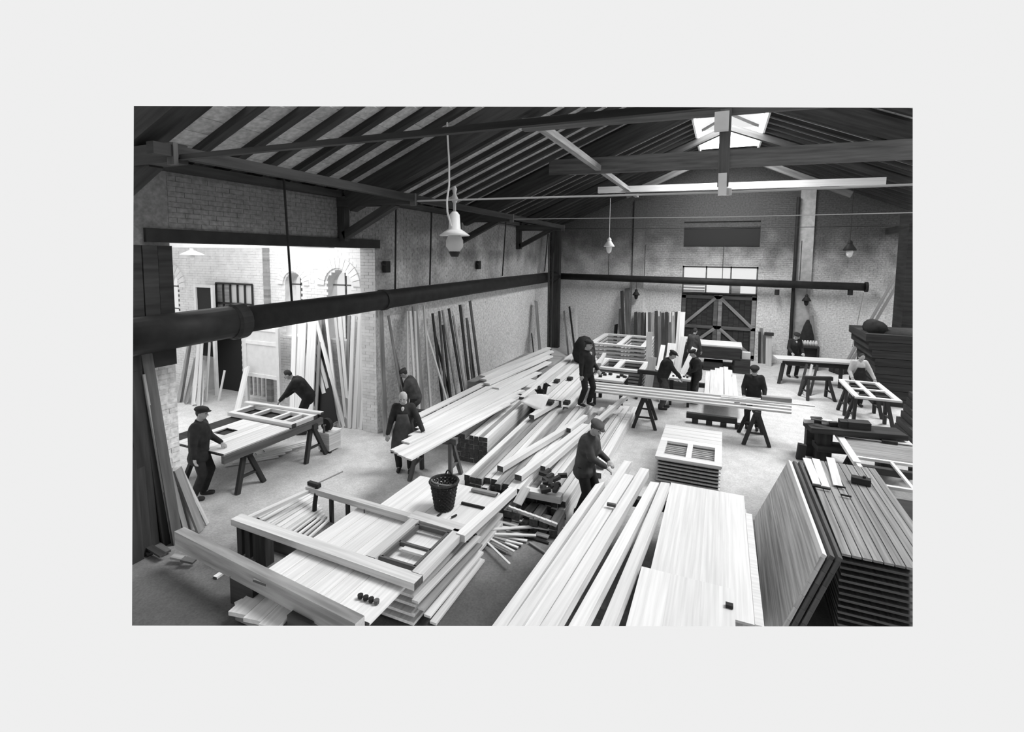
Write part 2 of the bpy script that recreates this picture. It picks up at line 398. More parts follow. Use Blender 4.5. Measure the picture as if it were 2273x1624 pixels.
# right wall and the dark pier in front of it
# the gallery end of the hall, behind and beside the photographer
END = [struct('wall_near', abox(-8.1, 8.1, -1.6, -1.2, -0.3, 8.4), 'brick_back'), struct('wall_right', abox(XR, XR+0.4, -1.2, 16.5, 0, EZ+0.1), 'brick_back'),
       struct('ceiling_near_right', MB().prism([V((0, -1.2, roof_z(0))), V((7.7, -1.2, roof_z(7.7))), V((7.7, 4.8, roof_z(7.7))), V((0, 4.8, roof_z(0)))], (0, 0, 0.12)), 'roofboard'),
       struct('ceiling_near_left', MB().prism([V((0, -1.2, roof_z(0))), V((-6.6, -1.2, roof_z(6.6))), V((-3.4, 3.6, roof_z(3.4))), V((0, 4.8, roof_z(0)))], (0, 0, 0.12)), 'roofboard'),
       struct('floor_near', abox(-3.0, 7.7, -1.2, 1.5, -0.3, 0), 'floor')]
pr = OY(2003, 700, 20.0)
struct('trim_7', abox(pr.x, pr.x+1.4, 20.0, 21.0, 0, 6.0), 'dark')

# roof: boards on rafters, in two slopes, hatch for the roof light
SKX, SKY0, SKY1 = 1.02, 15.6, 20.6
ceil = thing('ceiling', None, None, (0, 10, EZ), kind='structure')
for sgn in (-1, 1):
    def slab(xa, xb, y0, y1, z_off=0.24, th=0.05):
        a, b_ = sgn*xa, sgn*xb
        return MB().prism([V((a, y0, roof_z(a)+z_off)), V((b_, y0, roof_z(b_)+z_off)), V((b_, y0, roof_z(b_)+z_off+th)), V((a, y0, roof_z(a)+z_off+th))], (0, y1-y0, 0))
    x = SKX; seg = [(8.3-0.0, SKX)]
    n = 22; wd = (8.4-SKX)/n
    for i in range(n): slab(SKX+wd*i, SKX+wd*(i+1)-0.012, 1.5, YB+0.6).build('roof_board', 'roofboard', ceil)
    for (ya, yb) in ((1.5, SKY0), (SKY1, YB+0.6)):
        for i in range(3): slab(SKX/3*i, SKX/3*(i+1)-0.012, ya, yb).build('roof_board', 'roofboard', ceil)
    y = 2.0
    while y < YB:
        xin = 0.0 if (y < SKY0 or y > SKY1) else SKX
        MB().beam(V((sgn*8.3, y, roof_z(8.3)+0.18)), V((sgn*xin, y, roof_z(xin)+0.18)), 0.14, 0.11).build('rafter', 'dark', ceil)
        y += 0.61
# roof light
sk = thing('window_2', None, None, (0, SKY0, roof_z(SKX)), kind='structure')
zc = roof_z(SKX)+0.2
for sgn in (-1, 1): abox(sgn*SKX-0.03, sgn*SKX+0.03, SKY0, SKY1, zc-0.1, zc+0.75).build('curb', 'paint', sk)
for y in (SKY0, SKY1): abox(-SKX, SKX, y-0.03, y+0.03, zc+0.05, zc+0.75).build('curb', 'paint', sk)
for sgn in (-1, 1):
    for i in (0, 5):
        y = SKY0+(SKY1-SKY0)*i/5
        MB().beam(V((sgn*SKX, y, zc+0.75)), V((0, y, zc+1.3)), 0.07 if i in (0, 5) else 0.05, 0.09).build('glazing_bar', 'mid' if i in (4, 5) else 'paint', sk)
    for i in range(5):
        y0 = SKY0+(SKY1-SKY0)*i/5; y1 = SKY0+(SKY1-SKY0)*(i+1)/5
        MB().prism([V((sgn*SKX, y0, zc+0.78)), V((0, y0, zc+1.33)), V((0, y1, zc+1.33)), V((sgn*SKX, y1, zc+0.78))], (0, 0, 0.006)).build('pane', 'glass', sk)

# trusses
def truss(i, Y):
    t = thing('roof_truss', ['dark timber roof truss nearest the gallery, its tie beam crossing the upper left', 'dark roof truss with thin bright iron tie rod and king post ending on it',
        'roof truss with broad dark collar beam passing under the skylight', 'roof truss before the back wall, with a pale collar beam'][i], 'truss', (0, Y, 5.0), 'timber roof trusses of the hall')
    for sgn in (-1, 1):
        # wall post, hammer beam, brace on the wall; principal rafter; lower chord
        MB().beam((sgn*7.6, Y, 4.68), (sgn*7.6, Y, 5.6), 0.2, 0.16).build('wall_post', 'dark', t)
        MB().beam((sgn*7.68, Y, 5.52), (sgn*5.75, Y, 5.52), 0.2, 0.22).build('hammer_beam', 'dark', t)
        MB().beam((sgn*7.55, Y, 4.8), (sgn*6.2, Y, 5.46), 0.16, 0.16).build('brace', 'dark', t)
        po = {3: -0.02}.get(i, -0.22); MB().beam((sgn*7.4, Y, roof_z(7.4)+po), (sgn*0.05, Y, roof_z(0.05)+po), 0.22, {3: 0.2}.get(i, 0.46)).build('principal_rafter', 'dark', t)
        if i >= 1: MB().beam((sgn*3.9, Y, 6.35+0.3), (sgn*1.2, Y, 5.95+(1.2 if i else 0)*0+0.62*0+0.9), 0.1, 0.14).build('brace', 'mid', t) if False else None
    if i == 0:
        MB().beam(OY(378, 352, Y), V((3, Y, OY(1440, 250, Y).z)), 0.06, 0.055).build('tie_beam', 'dark', t)
    else:
        zc = {1: 6.68, 2: 6.82, 3: 6.82}[i]; xe = {1: 3.4, 2: 4.6, 3: 4.4}[i]
        MB().beam((-xe, Y-0.05, zc+0.05), (xe, Y-0.05, zc-0.05), 0.16, {1: 0.2, 2: 0.42, 3: 0.22}[i]).build('collar_beam', {1: 'mid', 2: 'mid', 3: 'pine'}[i], t)
        MB().beam((-0.06, Y-0.1, roof_z(0)-0.3), (-0.06, Y-0.1, 5.5 if i == 1 else 6.6), 0.16, 0.16).build('king_post', 'mid', t)
        MB().tube([(-5.8, Y, 5.48), (0, Y, 5.42), (5.8, Y, 5.44)], 0.018 if i == 1 else 0.011, 6).build('tie_rod', 'steel' if i < 3 else 'iron', t)
        if i == 1:
            MB().lathe((0, Y-0.12, 5.36), [(0, 0), (0.07, 0.0), (0.07, 0.1), (0, 0.1)], 10).build('rod_clamp', 'steel', t)
            q = OY(1602, 269, Y-0.3); abox(q.x-0.1, q.x+0.1, Y-0.36, Y-0.2, q.z-0.13, q.z+0.13).build('lit_post_head', 'paint', t)  # white block for the lit post head, brightness put into the colour
    if i == 3:
        MB().beam(OY(1390, 434, Y), OY(1530, 370, Y), 0.12, 0.2).build('strut', 'mid', t); MB().beam(OY(1690, 360, Y), OY(1890, 432, Y), 0.12, 0.2).build('strut', 'mid', t)
    if i == 1:
        MB().beam(OY(1604, 385, Y-0.2), OY(1603, 433, Y-0.2), 0.12, 0.1, up=(0, 1, 0)).build('lit_post_foot', 'paint', t)  # pale piece painting the lit lower end of the king post
    for sgn in (-1, 1):
        MB().beam((sgn*5.74, Y-0.08, 5.38), (sgn*5.74, Y-0.08, 5.62), 0.12, 0.05).build('clamp_plate', 'mid', t)
for i, Y in enumerate(TY): truss(i, Y)
# longitudinal timbers of the roof
struct('trim_8', MB().beam((-5.76, 3.4, 5.53), (-5.76, 18.2, 5.53), 0.12, 0.13), 'dark')
struct('trim_9', MB().beam((5.76, 3.4, 5.5), (5.76, 22.9, 5.5), 0.14, 0.24), 'dark')
struct('trim_10', MB().beam((-3.12, 8.3, 6.72), (-3.3, 20.0, 6.85), 0.14, 0.14), 'board')
struct('trim_12', MB().beam((-7.62, 3.5, EZ+0.05), (-7.62, YB, EZ+0.05), 0.16, 0.14), 'dark')

# ------------------------------------------------------------------ things: helpers
def plank(name, p0, p1, w_, t_, m, label, cat, group=None, up=(0, 0, 1), end='endgrain_shade', parent=None, roll=0.0):
    mb = MB(); mb.beam(p0, p1, w_, t_, up, roll)
    return mb.build(name, m, parent, label, cat, group, end=end)
def sawhorse(label, c, ang, L, h, m='dark', name='sawhorse', w_=0.12, spread=0.28, group=None):
    c = V(c); d = V((math.cos(ang), math.sin(ang), 0)); s = V((-d.y, d.x, 0)); up = V((0, 0, 1))
    t = thing(name, label, 'trestle', c, group)
    MB().beam(c-d*L/2+up*(h-0.06), c+d*L/2+up*(h-0.06), w_, 0.12).build('top_beam', m, t)
    for a in (-1, 1):
        for b_ in (-1, 1):
            MB().beam(c+d*a*(L/2-0.12)+s*b_*0.04+up*(h-0.1), c+d*a*(L/2-0.02)+s*b_*spread, 0.08, 0.07, up=d).build('leg', m, t)
        MB().beam(c+d*a*(L/2-0.07)+s*spread*0.62+up*h*0.35, c+d*a*(L/2-0.07)-s*spread*0.62+up*h*0.35, 0.07, 0.03).build('crosspiece', m, t)
    return t
def slab_panel(name, label, cat, x0, x1, y0, y1, z, t_=0.05, nb=7, m='pine', along='y', group=None, holes=(), gap=0.006, bars=True, end='endgrain_shade', simple=False, fm=None, M4=None):
    """a wall panel lying flat: boards side by side (each a part), cross battens under them; holes in metres from x0, y0"""
    root = thing(name, label, cat, ((x0+x1)/2, (y0+y1)/2, z), group)
    fm = fm or m
    if simple:
        abox(x0, x1, y0, y1, z, z+t_).build('board', m, root, end=None); return root
    for i in range(nb):
        if along == 'y':
            w_ = (x1-x0)/nb; a, b_ = x0+w_*i+gap/2, x0+w_*(i+1)-gap/2; segs = [(y0, y1)]
            for (hx0, hx1, hy0, hy1) in holes:
                if a < x0+hx1-1e-3 and b_ > x0+hx0+1e-3:
                    ns = []
                    for (s0, s1) in segs:
                        if y0+hy0 > s0: ns.append((s0, min(s1, y0+hy0)))
                        if y0+hy1 < s1: ns.append((max(s0, y0+hy1), s1))
                    segs = ns
            for s0, s1 in segs:
                if s1-s0 > 0.01: MB().beam(((a+b_)/2, s0, z+t_*0.5), ((a+b_)/2, s1, z+t_*0.5), b_-a, t_*0.5+random.uniform(0, 0.003)).build('board', m, root, end=end)
        else:
            w_ = (y1-y0)/nb; a, b_ = y0+w_*i+gap/2, y0+w_*(i+1)-gap/2; segs = [(x0, x1)]
            for (hx0, hx1, hy0, hy1) in holes:
                if a < y0+hy1-1e-3 and b_ > y0+hy0+1e-3:
                    ns = []
                    for (s0, s1) in segs:
                        if x0+hx0 > s0: ns.append((s0, min(s1, x0+hx0)))
                        if x0+hx1 < s1: ns.append((max(s0, x0+hx1), s1))
                    segs = ns
            for s0, s1 in segs:
                if s1-s0 > 0.01: MB().beam((s0, (a+b_)/2, z+t_*0.5), (s1, (a+b_)/2, z+t_*0.5), b_-a, t_*0.5+random.uniform(0, 0.003)).build('board', m, root, end=end)
    return root
def frame(name, label, cat, x0, x1, y0, y1, z, t_, rw, m='pine', bars_x=(), bars_y=(), group=None, root=None, bw=None):
    """open timber frame lying flat; bars_x / bars_y positions of inner bars"""
    root = root or thing(name, label, cat, ((x0+x1)/2, (y0+y1)/2, z), group); zc = z+t_/2; bw = bw or rw
    for y in (y0+rw/2, y1-rw/2): MB().beam((x0, y, zc), (x1, y, zc), rw, t_).build('rail', m, root, end='endgrain_shade')
    for x in (x0+rw/2, x1-rw/2): MB().beam((x, y0+rw, zc), (x, y1-rw, zc), rw, t_).build('stile', m, root)
    for x in bars_x: MB().beam((x, y0+rw, zc), (x, y1-rw, zc), bw, t_*0.8).build('bar', m, root)
    for y in bars_y: MB().beam((x0+rw, y, zc), (x1-rw, y, zc), bw, t_*0.75).build('bar', m, root)
    return root
def turn(root, ang, lean=0.0):
    root.rotation_euler = (0, 0, ang)

# ------------------------------------------------------------------ people
def capsule(mb, p0, p1, r0, r1, n=12, flat=1.0):
    p0, p1 = V(p0), V(p1); d = p1-p0; L = d.length or 1e-3; d = d/L
    side = V((0, 1, 0)) if abs(d.y) < 0.9 else V((1, 0, 0))
    a = side-d*side.dot(d); a.normalize(); b_ = d.cross(a)
    prof = []
    for k in range(5):
        t = math.pi/2*(1-k/4); prof.append((r0*math.cos(t), -r0*math.sin(t)))
    for k in range(5):
        t = math.pi/2*k/4; prof.append((r1*math.cos(t), L+r1*math.sin(t)))
    base = len(mb.v)
    for r, h in prof:
        for k in range(n):
            an = 2*math.pi*k/n; mb.v.append(p0+d*h+(a*math.cos(an)+b_*math.sin(an)*flat)*max(r, 1e-4))
    m_ = len(prof)
    for i in range(m_-1):
        for k in range(n):
            k2 = (k+1) % n; mb.f.append((base+i*n+k, base+i*n+k2, base+(i+1)*n+k2, base+(i+1)*n+k)); mb.uv.append([(0, 0)]*4)
    mb.f.append(tuple(base+k for k in range(n))[::-1]); mb.uv.append([(0, 0)]*n)
    mb.f.append(tuple(base+(m_-1)*n+k for k in range(n))); mb.uv.append([(0, 0)]*n)
def ellip(mb, c, rx, ry, rz, R=None, n=14):
    c = V(c); base = len(mb.v); m_ = 9
    for i in range(m_):
        t = -math.pi/2+math.pi*i/(m_-1)
        for k in range(n):
            an = 2*math.pi*k/n; q = V((rx*math.cos(t)*math.cos(an), ry*math.cos(t)*math.sin(an), rz*math.sin(t)))
            if q.length < 1e-9: q = V((0, 0, rz))
            mb.v.append(c+(R@q if R else q))
    for i in range(m_-1):
        for k in range(n):
            k2 = (k+1) % n; mb.f.append((base+i*n+k, base+i*n+k2, base+(i+1)*n+k2, base+(i+1)*n+k)); mb.uv.append([(0, 0)]*4)
def fuse(mb, name, m, root, M4, voxel, smooth=2):
    """melt the overlapping volumes into one continuous skin"""
    me = bpy.data.meshes.new(name); me.from_pydata([list(v) for v in mb.v], [], mb.f); me.validate()
    o = bpy.data.objects.new(name, me); COL.objects.link(o)
    bm = bmesh.new(); bm.from_mesh(me); bmesh.ops.remove_doubles(bm, verts=bm.verts, dist=1e-5); bmesh.ops.recalc_face_normals(bm, faces=bm.faces); bm.to_mesh(me); bm.free()
    md = o.modifiers.new('r', 'REMESH'); md.mode = 'VOXEL'; md.voxel_size = voxel; md.use_smooth_shade = True
    ms = o.modifiers.new('s', 'SMOOTH'); ms.iterations = smooth; ms.factor = 0.5
    dg = bpy.context.evaluated_depsgraph_get(); ne = bpy.data.meshes.new_from_object(o.evaluated_get(dg))
    o.modifiers.clear(); o.data = ne; bpy.data.meshes.remove(me)
    ne.materials.clear(); ne.materials.append(M[m]); ne.transform(M4)
    o.parent = root
    return o
def ik(a, b_, l1, l2, bend):
    a, b_ = V(a), V(b_); d = b_-a; L = min(d.length, (l1+l2)*0.999); d.normalize()
    x = (l1*l1-l2*l2+L*L)/(2*L); h = math.sqrt(max(l1*l1-x*x, 0)); bd = V(bend); bd = (bd-d*bd.dot(d)).normalized()
    return a+d*x+bd*h, a+d*L
def person(label, foot, yaw, hgt=1.7, lean=0.0, hands=((0.25, 0.3, 0.85), (0.25, -0.3, 0.85)), feet=((0.04, 0.12), (-0.04, -0.12)), cap=True, coat='cloth', legs='cloth',
           sleeve=None, apron=None, head_turn=0.0, head_nod=0.25, z0=0.0, group=None, collar=False, coat_len=0.0, hipdrop=0.0, hair='hair'):
    s = hgt/1.7; root = thing('person', label, 'person', (foot[0], foot[1], z0), group)
    M4 = Matrix.Rotation(yaw, 4, 'Z') @ Matrix.Scale(s, 4)
    hip = V((-0.28*math.sin(lean)*0.6, 0, 0.92-hipdrop)); R = Matrix.Rotation(lean, 3, 'Y')
    def U(x, y, z): return hip+R@V((x, y, z-0.92))
    chest, neck = U(0.01, 0, 1.27), U(0.0, 0, 1.45)
    Rh = Matrix.Rotation(head_turn, 3, 'Z')@Matrix.Rotation(lean*0.75+head_nod, 3, 'Y')
    hc = U(0.025, 0, 1.5)+Rh@V((0.02, 0, 0.10))
    sh = [U(0, 0.175, 1.385), U(0, -0.175, 1.385)]
    arms = []
    for i in (0, 1):
        e, w_ = ik(sh[i], hands[i], 0.29, 0.26, (-0.45, 0.3*(1 if i == 0 else -1), -0.85)); arms.append((e, w_))
    lg = []
    for i in (0, 1):
        sy = 1 if i == 0 else -1; hj = hip+V((0, 0.09*sy, -0.02)); an = V((feet[i][0]-0.04, feet[i][1], 0.085))
        k, a_ = ik(hj, an, 0.43, 0.43, (1, 0.15*sy, 0)); lg.append((hj, k, a_))
    b = MB()                                   # ---- the body, one skin
    capsule(b, hip+V((0, -0.05, 0)), hip+V((0, 0.05, 0)), 0.115, 0.115, flat=0.9); capsule(b, hip, chest, 0.125, 0.15, flat=1.0)
    capsule(b, U(0, -0.12, 1.33), U(0, 0.12, 1.33), 0.10, 0.10); capsule(b, U(0, -0.09, 1.2), U(0, 0.09, 1.2), 0.11, 0.11)
    capsule(b, neck-V((0, 0, 0.03)), hc-Rh@V((0.01, 0, 0.06)), 0.06, 0.052)
    ellip(b, hc, 0.092, 0.074, 0.115, Rh); ellip(b, hc+Rh@V((0.03, 0, -0.06)), 0.055, 0.052, 0.055, Rh)
    capsule(b, hc+Rh@V((0.088, 0, 0.01)), hc+Rh@V((0.108, 0, -0.025)), 0.010, 0.016, n=8)
    capsule(b, hc+Rh@V((0.075, -0.03, 0.028)), hc+Rh@V((0.075, 0.03, 0.028)), 0.014, 0.014, n=8)
    capsule(b, hc+Rh@V((0.083, -0.018, -0.062)), hc+Rh@V((0.083, 0.018, -0.062)), 0.009, 0.009, n=8)
    for sy in (-1, 1): ellip(b, hc+Rh@V((-0.005, 0.075*sy, -0.01)), 0.022, 0.012, 0.032, Rh, n=8)
    for i in (0, 1):
        sy = 1 if i == 0 else -1; e, w_ = arms[i]
        capsule(b, sh[i], e, 0.055, 0.043); capsule(b, e, w_, 0.042, 0.028)
        f_ = (w_-e).normalized(); dn = V((0, 0, -1)); dn = (dn-f_*dn.dot(f_)); dn = dn.normalized() if dn.length > 0.2 else V((1, 0, 0)); sd_ = f_.cross(dn).normalized()
        pl = w_+f_*0.05+dn*0.006; capsule(b, w_, pl, 0.03, 0.036, flat=0.7)
        for j, (o_, L) in enumerate(((-0.033, 0.062), (-0.011, 0.075), (0.012, 0.07), (0.033, 0.055))):
            k0 = pl+sd_*o_+f_*0.02; k1 = k0+f_*L*0.55+dn*0.012; k2 = k1+f_*L*0.3+dn*L*0.5
            capsule(b, k0-f_*0.03, k1, 0.0115, 0.0105, n=8); capsule(b, k1, k2, 0.0105, 0.009, n=8)
        th0 = w_+f_*0.02-sd_*0.03*sy; th1 = th0-sd_*0.03*sy+f_*0.035+dn*0.02; capsule(b, th0, th1, 0.014, 0.012, n=8); capsule(b, th1, th1+f_*0.03+dn*0.015, 0.012, 0.010, n=8)
        hj, k, a_ = lg[i]; capsule(b, hj, k, 0.085, 0.055); capsule(b, k, a_, 0.055, 0.036); capsule(b, a_, a_+V((0.12, 0, -0.05)), 0.035, 0.028)
    fuse(b, 'body', 'skin', root, M4, 0.0115, 1)
    for sy in (-1, 1):
        e_ = MB(); ellip(e_, hc+Rh@V((0.083, 0.03*sy, 0.008)), 0.008, 0.012, 0.008, Rh, n=8); o = e_.build('eye', 'hair'); o.data.transform(Matrix.Translation(o.location)); o.location = (0, 0, 0); o.data.transform(M4); o.parent = root
    c = MB()                                   # ---- jacket or shirt
    capsule(c, hip+V((0, -0.055, 0.02)), hip+V((0, 0.055, 0.02)), 0.14, 0.14); capsule(c, hip, chest, 0.165, 0.185)
    capsule(c, U(0, -0.125, 1.335), U(0, 0.125, 1.335), 0.118, 0.118); capsule(c, U(0, -0.09, 1.2), U(0, 0.09, 1.2), 0.128, 0.128); capsule(c, U(0, 0, 1.3), neck-V((0, 0, 0.01)), 0.1, 0.068)
    if coat_len: capsule(c, hip+V((0, -0.05, -coat_len)), hip+V((0, -0.05, 0)), 0.175, 0.14); capsule(c, hip+V((0, 0.05, -coat_len)), hip+V((0, 0.05, 0)), 0.175, 0.14)
    else: capsule(c, hip+V((0, -0.05, -0.08)), hip+V((0, 0.05, -0.08)), 0.145, 0.145)
    for i in (0, 1):
        e, w_ = arms[i]; capsule(c, sh[i]-V((0, 0.015*(1 if i == 0 else -1), 0)), e, 0.08, 0.066)
        if sleeve is None: capsule(c, e, w_-(w_-e)*0.06, 0.062, 0.046)
    fuse(c, 'shirt' if coat == 'shirt' else 'jacket', coat, root, M4, 0.016, 2)
    if sleeve:
        for i in (0, 1):
            e, w_ = arms[i]; q = MB(); capsule(q, sh[i]+(e-sh[i])*0.05, e, 0.082, 0.066); capsule(q, e, w_-(w_-e)*0.08, 0.066, 0.048); fuse(q, 'sleeve', sleeve, root, M4, 0.016, 2)
    t = MB()
    capsule(t, hip+V((0, -0.05, -0.02)), hip+V((0, 0.05, -0.02)), 0.128, 0.128)
    for i in (0, 1):
        hj, k, a_ = lg[i]; capsule(t, hj, k, 0.108, 0.078); capsule(t, k, a_+V((0, 0, 0.01)), 0.078, 0.066)
    fuse(t, 'trousers', legs, root, M4, 0.016, 2)
    for i in (0, 1):
        a_ = lg[i][2]; sh_ = MB(); capsule(sh_, a_+V((-0.02, 0, -0.03)), a_+V((-0.02, 0, 0.05)), 0.052, 0.05); capsule(sh_, a_+V((-0.03, 0, -0.04)), a_+V((0.15, 0, -0.045)), 0.044, 0.04); fuse(sh_, 'boot', 'hair', root, M4, 0.012, 1)
    h = MB()
    if cap:
        ellip(h, hc+Rh@V((-0.012, 0, 0.075)), 0.125, 0.115, 0.052, Rh); ellip(h, hc+Rh@V((-0.01, 0, 0.05)), 0.1, 0.085, 0.05, Rh); ellip(h, hc+Rh@V((0.105, 0, 0.055)), 0.055, 0.06, 0.014, Rh)
        fuse(h, 'cap', coat if coat != 'shirt' else 'cloth', root, M4, 0.011, 1)
    h = MB(); ellip(h, hc+Rh@V((-0.022, 0, 0.022)), 0.085, 0.083, 0.105, Rh); fuse(h, 'hair', hair, root, M4, 0.012, 1)
    if apron:
        q = MB(); n = 7; rows = []
        for i, z in enumerate((1.3, 1.1, 0.92, 0.7, 0.48)):
            hw = (0.1, 0.15, 0.2, 0.23, 0.24)[i]; row = []
            for k in range(n):
                y = -hw+2*hw*k/(n-1); fx = 0.185-0.25*y*y*2
                p = U(fx, y, z) if z > 0.92 else hip+V((fx+0.02+(0.92-z)*0.1, y, z-0.92)); row.append(p)
            rows.append(row)
        for i in range(len(rows)-1):
            for k in range(n-1): q.quad(rows[i][k], rows[i][k+1], rows[i+1][k+1], rows[i+1][k])
        o = q.build('apron', apron, smooth=True); o.data.transform(Matrix.Translation(o.location)); o.location = (0, 0, 0); o.data.transform(M4); o.parent = root
        md = o.modifiers.new('t', 'SOLIDIFY'); md.thickness = 0.008
    if collar:
        q = MB(); capsule(q, neck+V((0.0, 0, -0.02)), neck+V((0.0, 0, 0.03)), 0.07, 0.066); capsule(q, U(0.125, 0, 1.4), U(0.16, 0, 1.28), 0.035, 0.02); fuse(q, 'collar', 'shirt', root, M4, 0.012, 1)
    return root
def toward(dx, dy): return math.atan2(dy, dx)

M['greyhair'] = mat('grey_hair', 0.5)
M['endgrain_shade'] = mat('shaded_end_grain', 0.10, noise=0.4, nscale=25)  # end grain, with the shade of near-facing ends put into the colour
M['endlite'] = mat('sawn_end', 0.6, noise=0.2, nscale=25)

# ------------------------------------------------------------------ the heating pipe and its hangers
pipe = thing('heating_pipe', 'thick dark heating pipe slung along the left and back walls', 'pipe', (-7.4, 12, 3.3))
PXP = -7.42
pt = [V((PXP, y, z)) for y, z in ((3.2, 3.22), (5.6, 3.28), (9, 3.33), (14, 3.39), (22.55, 3.45))]
MB().tube(pt[:2], 0.265, 20).build('pipe_section', 'iron', pipe, smooth=True)
MB().tube(pt[1:], 0.225, 20).build('pipe_section', 'iron', pipe, smooth=True)
MB().tube([(PXP, 5.45, 3.27), (PXP, 5.5, 3.27), (PXP, 5.68, 3.28), (PXP, 5.72, 3.28)], [0.27, 0.3, 0.3, 0.25], 20).build('collar', 'iron', pipe)
MB().tube([(PXP, 9.3, 3.33), (PXP, 9.42, 3.33)], 0.25, 20).build('collar', 'iron', pipe)
e0 = OY(1924, 637, 22.55); MB().tube([(PXP-0.1, 22.6, 3.45), (e0.x, 22.6, e0.z)], 0.15, 16).build('pipe_section', 'iron', pipe, smooth=True)
MB().tube([(e0.x-0.05, 22.6, e0.z), (e0.x+0.04, 22.6, e0.z)], 0.2, 16).build('flange', 'iron', pipe)
for px in (1725, 1888): q = OY(px, 648, 22.55); MB().tube([(q.x, 22.6, q.z+0.1), (q.x, 22.6, q.z-0.12)], 0.09, 10).build('drain_stub', 'iron', pipe)
for a, b_ in (((630, 398), (648, 672)), ((879, 462), (877, 650)), ((958, 470), (954, 632)), ((1123, 492), (1115, 612)), ((1217, 508), (1209, 602))):
    MB().tube([OX(*a, PXP), OX(*b_, PXP)], 0.022, 6).build('hanger_rod', 'iron', pipe)
for px in (1350, 1430, 1603, 1775): q = OY(px, 622, 22.6); MB().tube([(q.x, 22.6, q.z), (q.x, 22.6, q.z+1.6)], 0.014, 6).build('hanger_rod', 'iron', pipe)
br = OX(340, 765, PXP); MB().box((-7.55, br.y, 2.9), (0.15, 0, 0), (0, 0.3, 0), (0, 0, 0.14)).build('bracket', 'iron', pipe)

# vertical post by the gate, corner timbers, wires
q = OY(1764, 600, 22.7)
tag(MB().tube([(q.x, 22.75, 0), (q.x, 22.75, 6.9)], 0.07, 10).build('down_pipe', 'iron'), 'slim dark vertical pipe running up the back wall beside the white pilaster', 'pipe')
q = OY(1235, 700, 22.5)
plank('timber_post', (q.x, 22.3, 0), (q.x, 22.3, 5.7), 0.42, 0.3, 'dark', 'broad dark timber post standing in the far left corner', 'post', up=(0, 1, 0))
q0, q1 = OY(1917, 650, 22.3), OY(1892, 770, 21.5); tag(MB().tube([q0, q1], 0.012, 5).build('rope', 'board'), 'thin rope hanging from the end of the heating pipe', 'rope')

zb_ = OY(426, 549, 8.5).z; struct('trim_16', abox(-15.0, XW-0.45, 8.44, 8.6, zb_, zb_+0.22), 'paint')
bb = G(1296, 800, 0.72); bm_ = MB(); bm_.lathe((bb.x, bb.y, 0.7), [(0.34, 0), (0.42, 0.25), (0.36, 0.6), (0.2, 0.85), (0.0, 0.92)], 14); bm_.build('dark_bundle', 'cloth', None, 'rounded dark bundle on the timber behind the man in dark suit', 'bundle', smooth=True)
# ------------------------------------------------------------------ lamps
lp = OX(1005, 500, -5.0); 
def arc_lamp(c):
    t = thing('pendant_lamp', 'large pendant lamp with enamel hood and glass bowl on a curly white cord', 'lamp', c)
    c = V(c)
    MB().lathe(c, [(0.02, 0.95), (0.05, 0.9), (0.03, 0.8), (0.08, 0.7), (0.03, 0.62), (0.03, 0.45)], 12).build('hanger', 'steel', t, smooth=True)
    MB().lathe(c, [(0.05, 0.46), (0.10, 0.4), (0.12, 0.12), (0.19, 0.08), (0.30, 0.0), (0.29, -0.01), (0.1, 0.02)], 18).build('hood', 'white', t, smooth=True)
    MB().lathe(c, [(0.12, 0.0), (0.17, -0.1), (0.17, -0.22), (0.1, -0.32), (0.02, -0.34)], 16).build('glass_bowl', 'glassbowl', t, smooth=True)
    MB().lathe(c, [(0.10, -0.3), (0.11, -0.34), (0.07, -0.42), (0.0, -0.42)], 12).build('base_cap', 'iron', t, smooth=True)
    return t
M['glassbowl'] = mat('frosted_glass', 0.55, rough=0.3)
lc = OX(1009, 522, -4.9); arc_lamp(lc)
cp = [OX(x, y, -4.9) for x, y in ((992, 236), (993, 290), (997, 360), (997, 410), (992, 445), (993, 470), (1001, 500), (1006, 507))]
tag(MB().tube(cp, 0.018, 6).build('lamp_cord', 'paint'), 'curving white cord running from the roof to the large pendant lamp', 'cord')
def bulb_lamp(p, top, label, shade=False, s=1.0, dark=False, black=False):
    t = thing('pendant_bulb', label, 'lamp', p); p = V(p)
    MB().tube([p+V((0, 0, 0.1)), p+V((0, 0, top))], 0.008, 5).build('cord', 'paint' if not dark else 'iron', t)
    so_ = MB().lathe(p, [(0.02*s, 0.22*s), (0.05*s, 0.18*s), (0.05*s, 0.1*s), (0.02*s, 0.08*s)], 10).build('socket', 'iron' if dark else 'white', t, smooth=True)
    MB().lathe(p, [(0.03*s, 0.08*s), (0.07*s, -0.02*s), (0.05*s, -0.12*s), (0.01, -0.15*s)], 12).build('bulb', 'iron' if black else 'white', so_, smooth=True)
    MB().lathe(p, [(0.05*s, 0.14*s), ((0.3 if shade else 0.13)*s, 0.02*s), ((0.29 if shade else 0.12)*s, 0.0), (0.05*s, 0.12*s)], 16).build('shade', 'iron' if dark else 'white', t, smooth=True)
p = OY(1352, 548, 16.0); bulb_lamp(p, OY(1354, 440, 16.0).z-p.z, 'small white bare bulb lamp hanging on a long cord before the back wall', s=1.4)
p = OY(1886, 556, 20.0); bulb_lamp(p, 2.2, 'small dark lamp with white bulb high before the right of back wall', s=1.6, dark=True)
p = OY(426, 566, 8.5); bulb_lamp(p, zb_-p.z+0.05, 'white enamel shade lamp hanging inside the annex opening', shade=True, s=0.95)
p = OY(1412, 655, 22.6); bulb_lamp(p, OY(1412, 622, 22.6).z-p.z, 'small dark round lamp hung under the pipe left of the gate', s=1.3, dark=True, black=True)
p = OY(1790, 668, 22.6); bulb_lamp(p, OY(1793, 632, 22.6).z-p.z, 'small dark round lamp hung under the pipe right of the gate', s=1.3, dark=True, black=True)
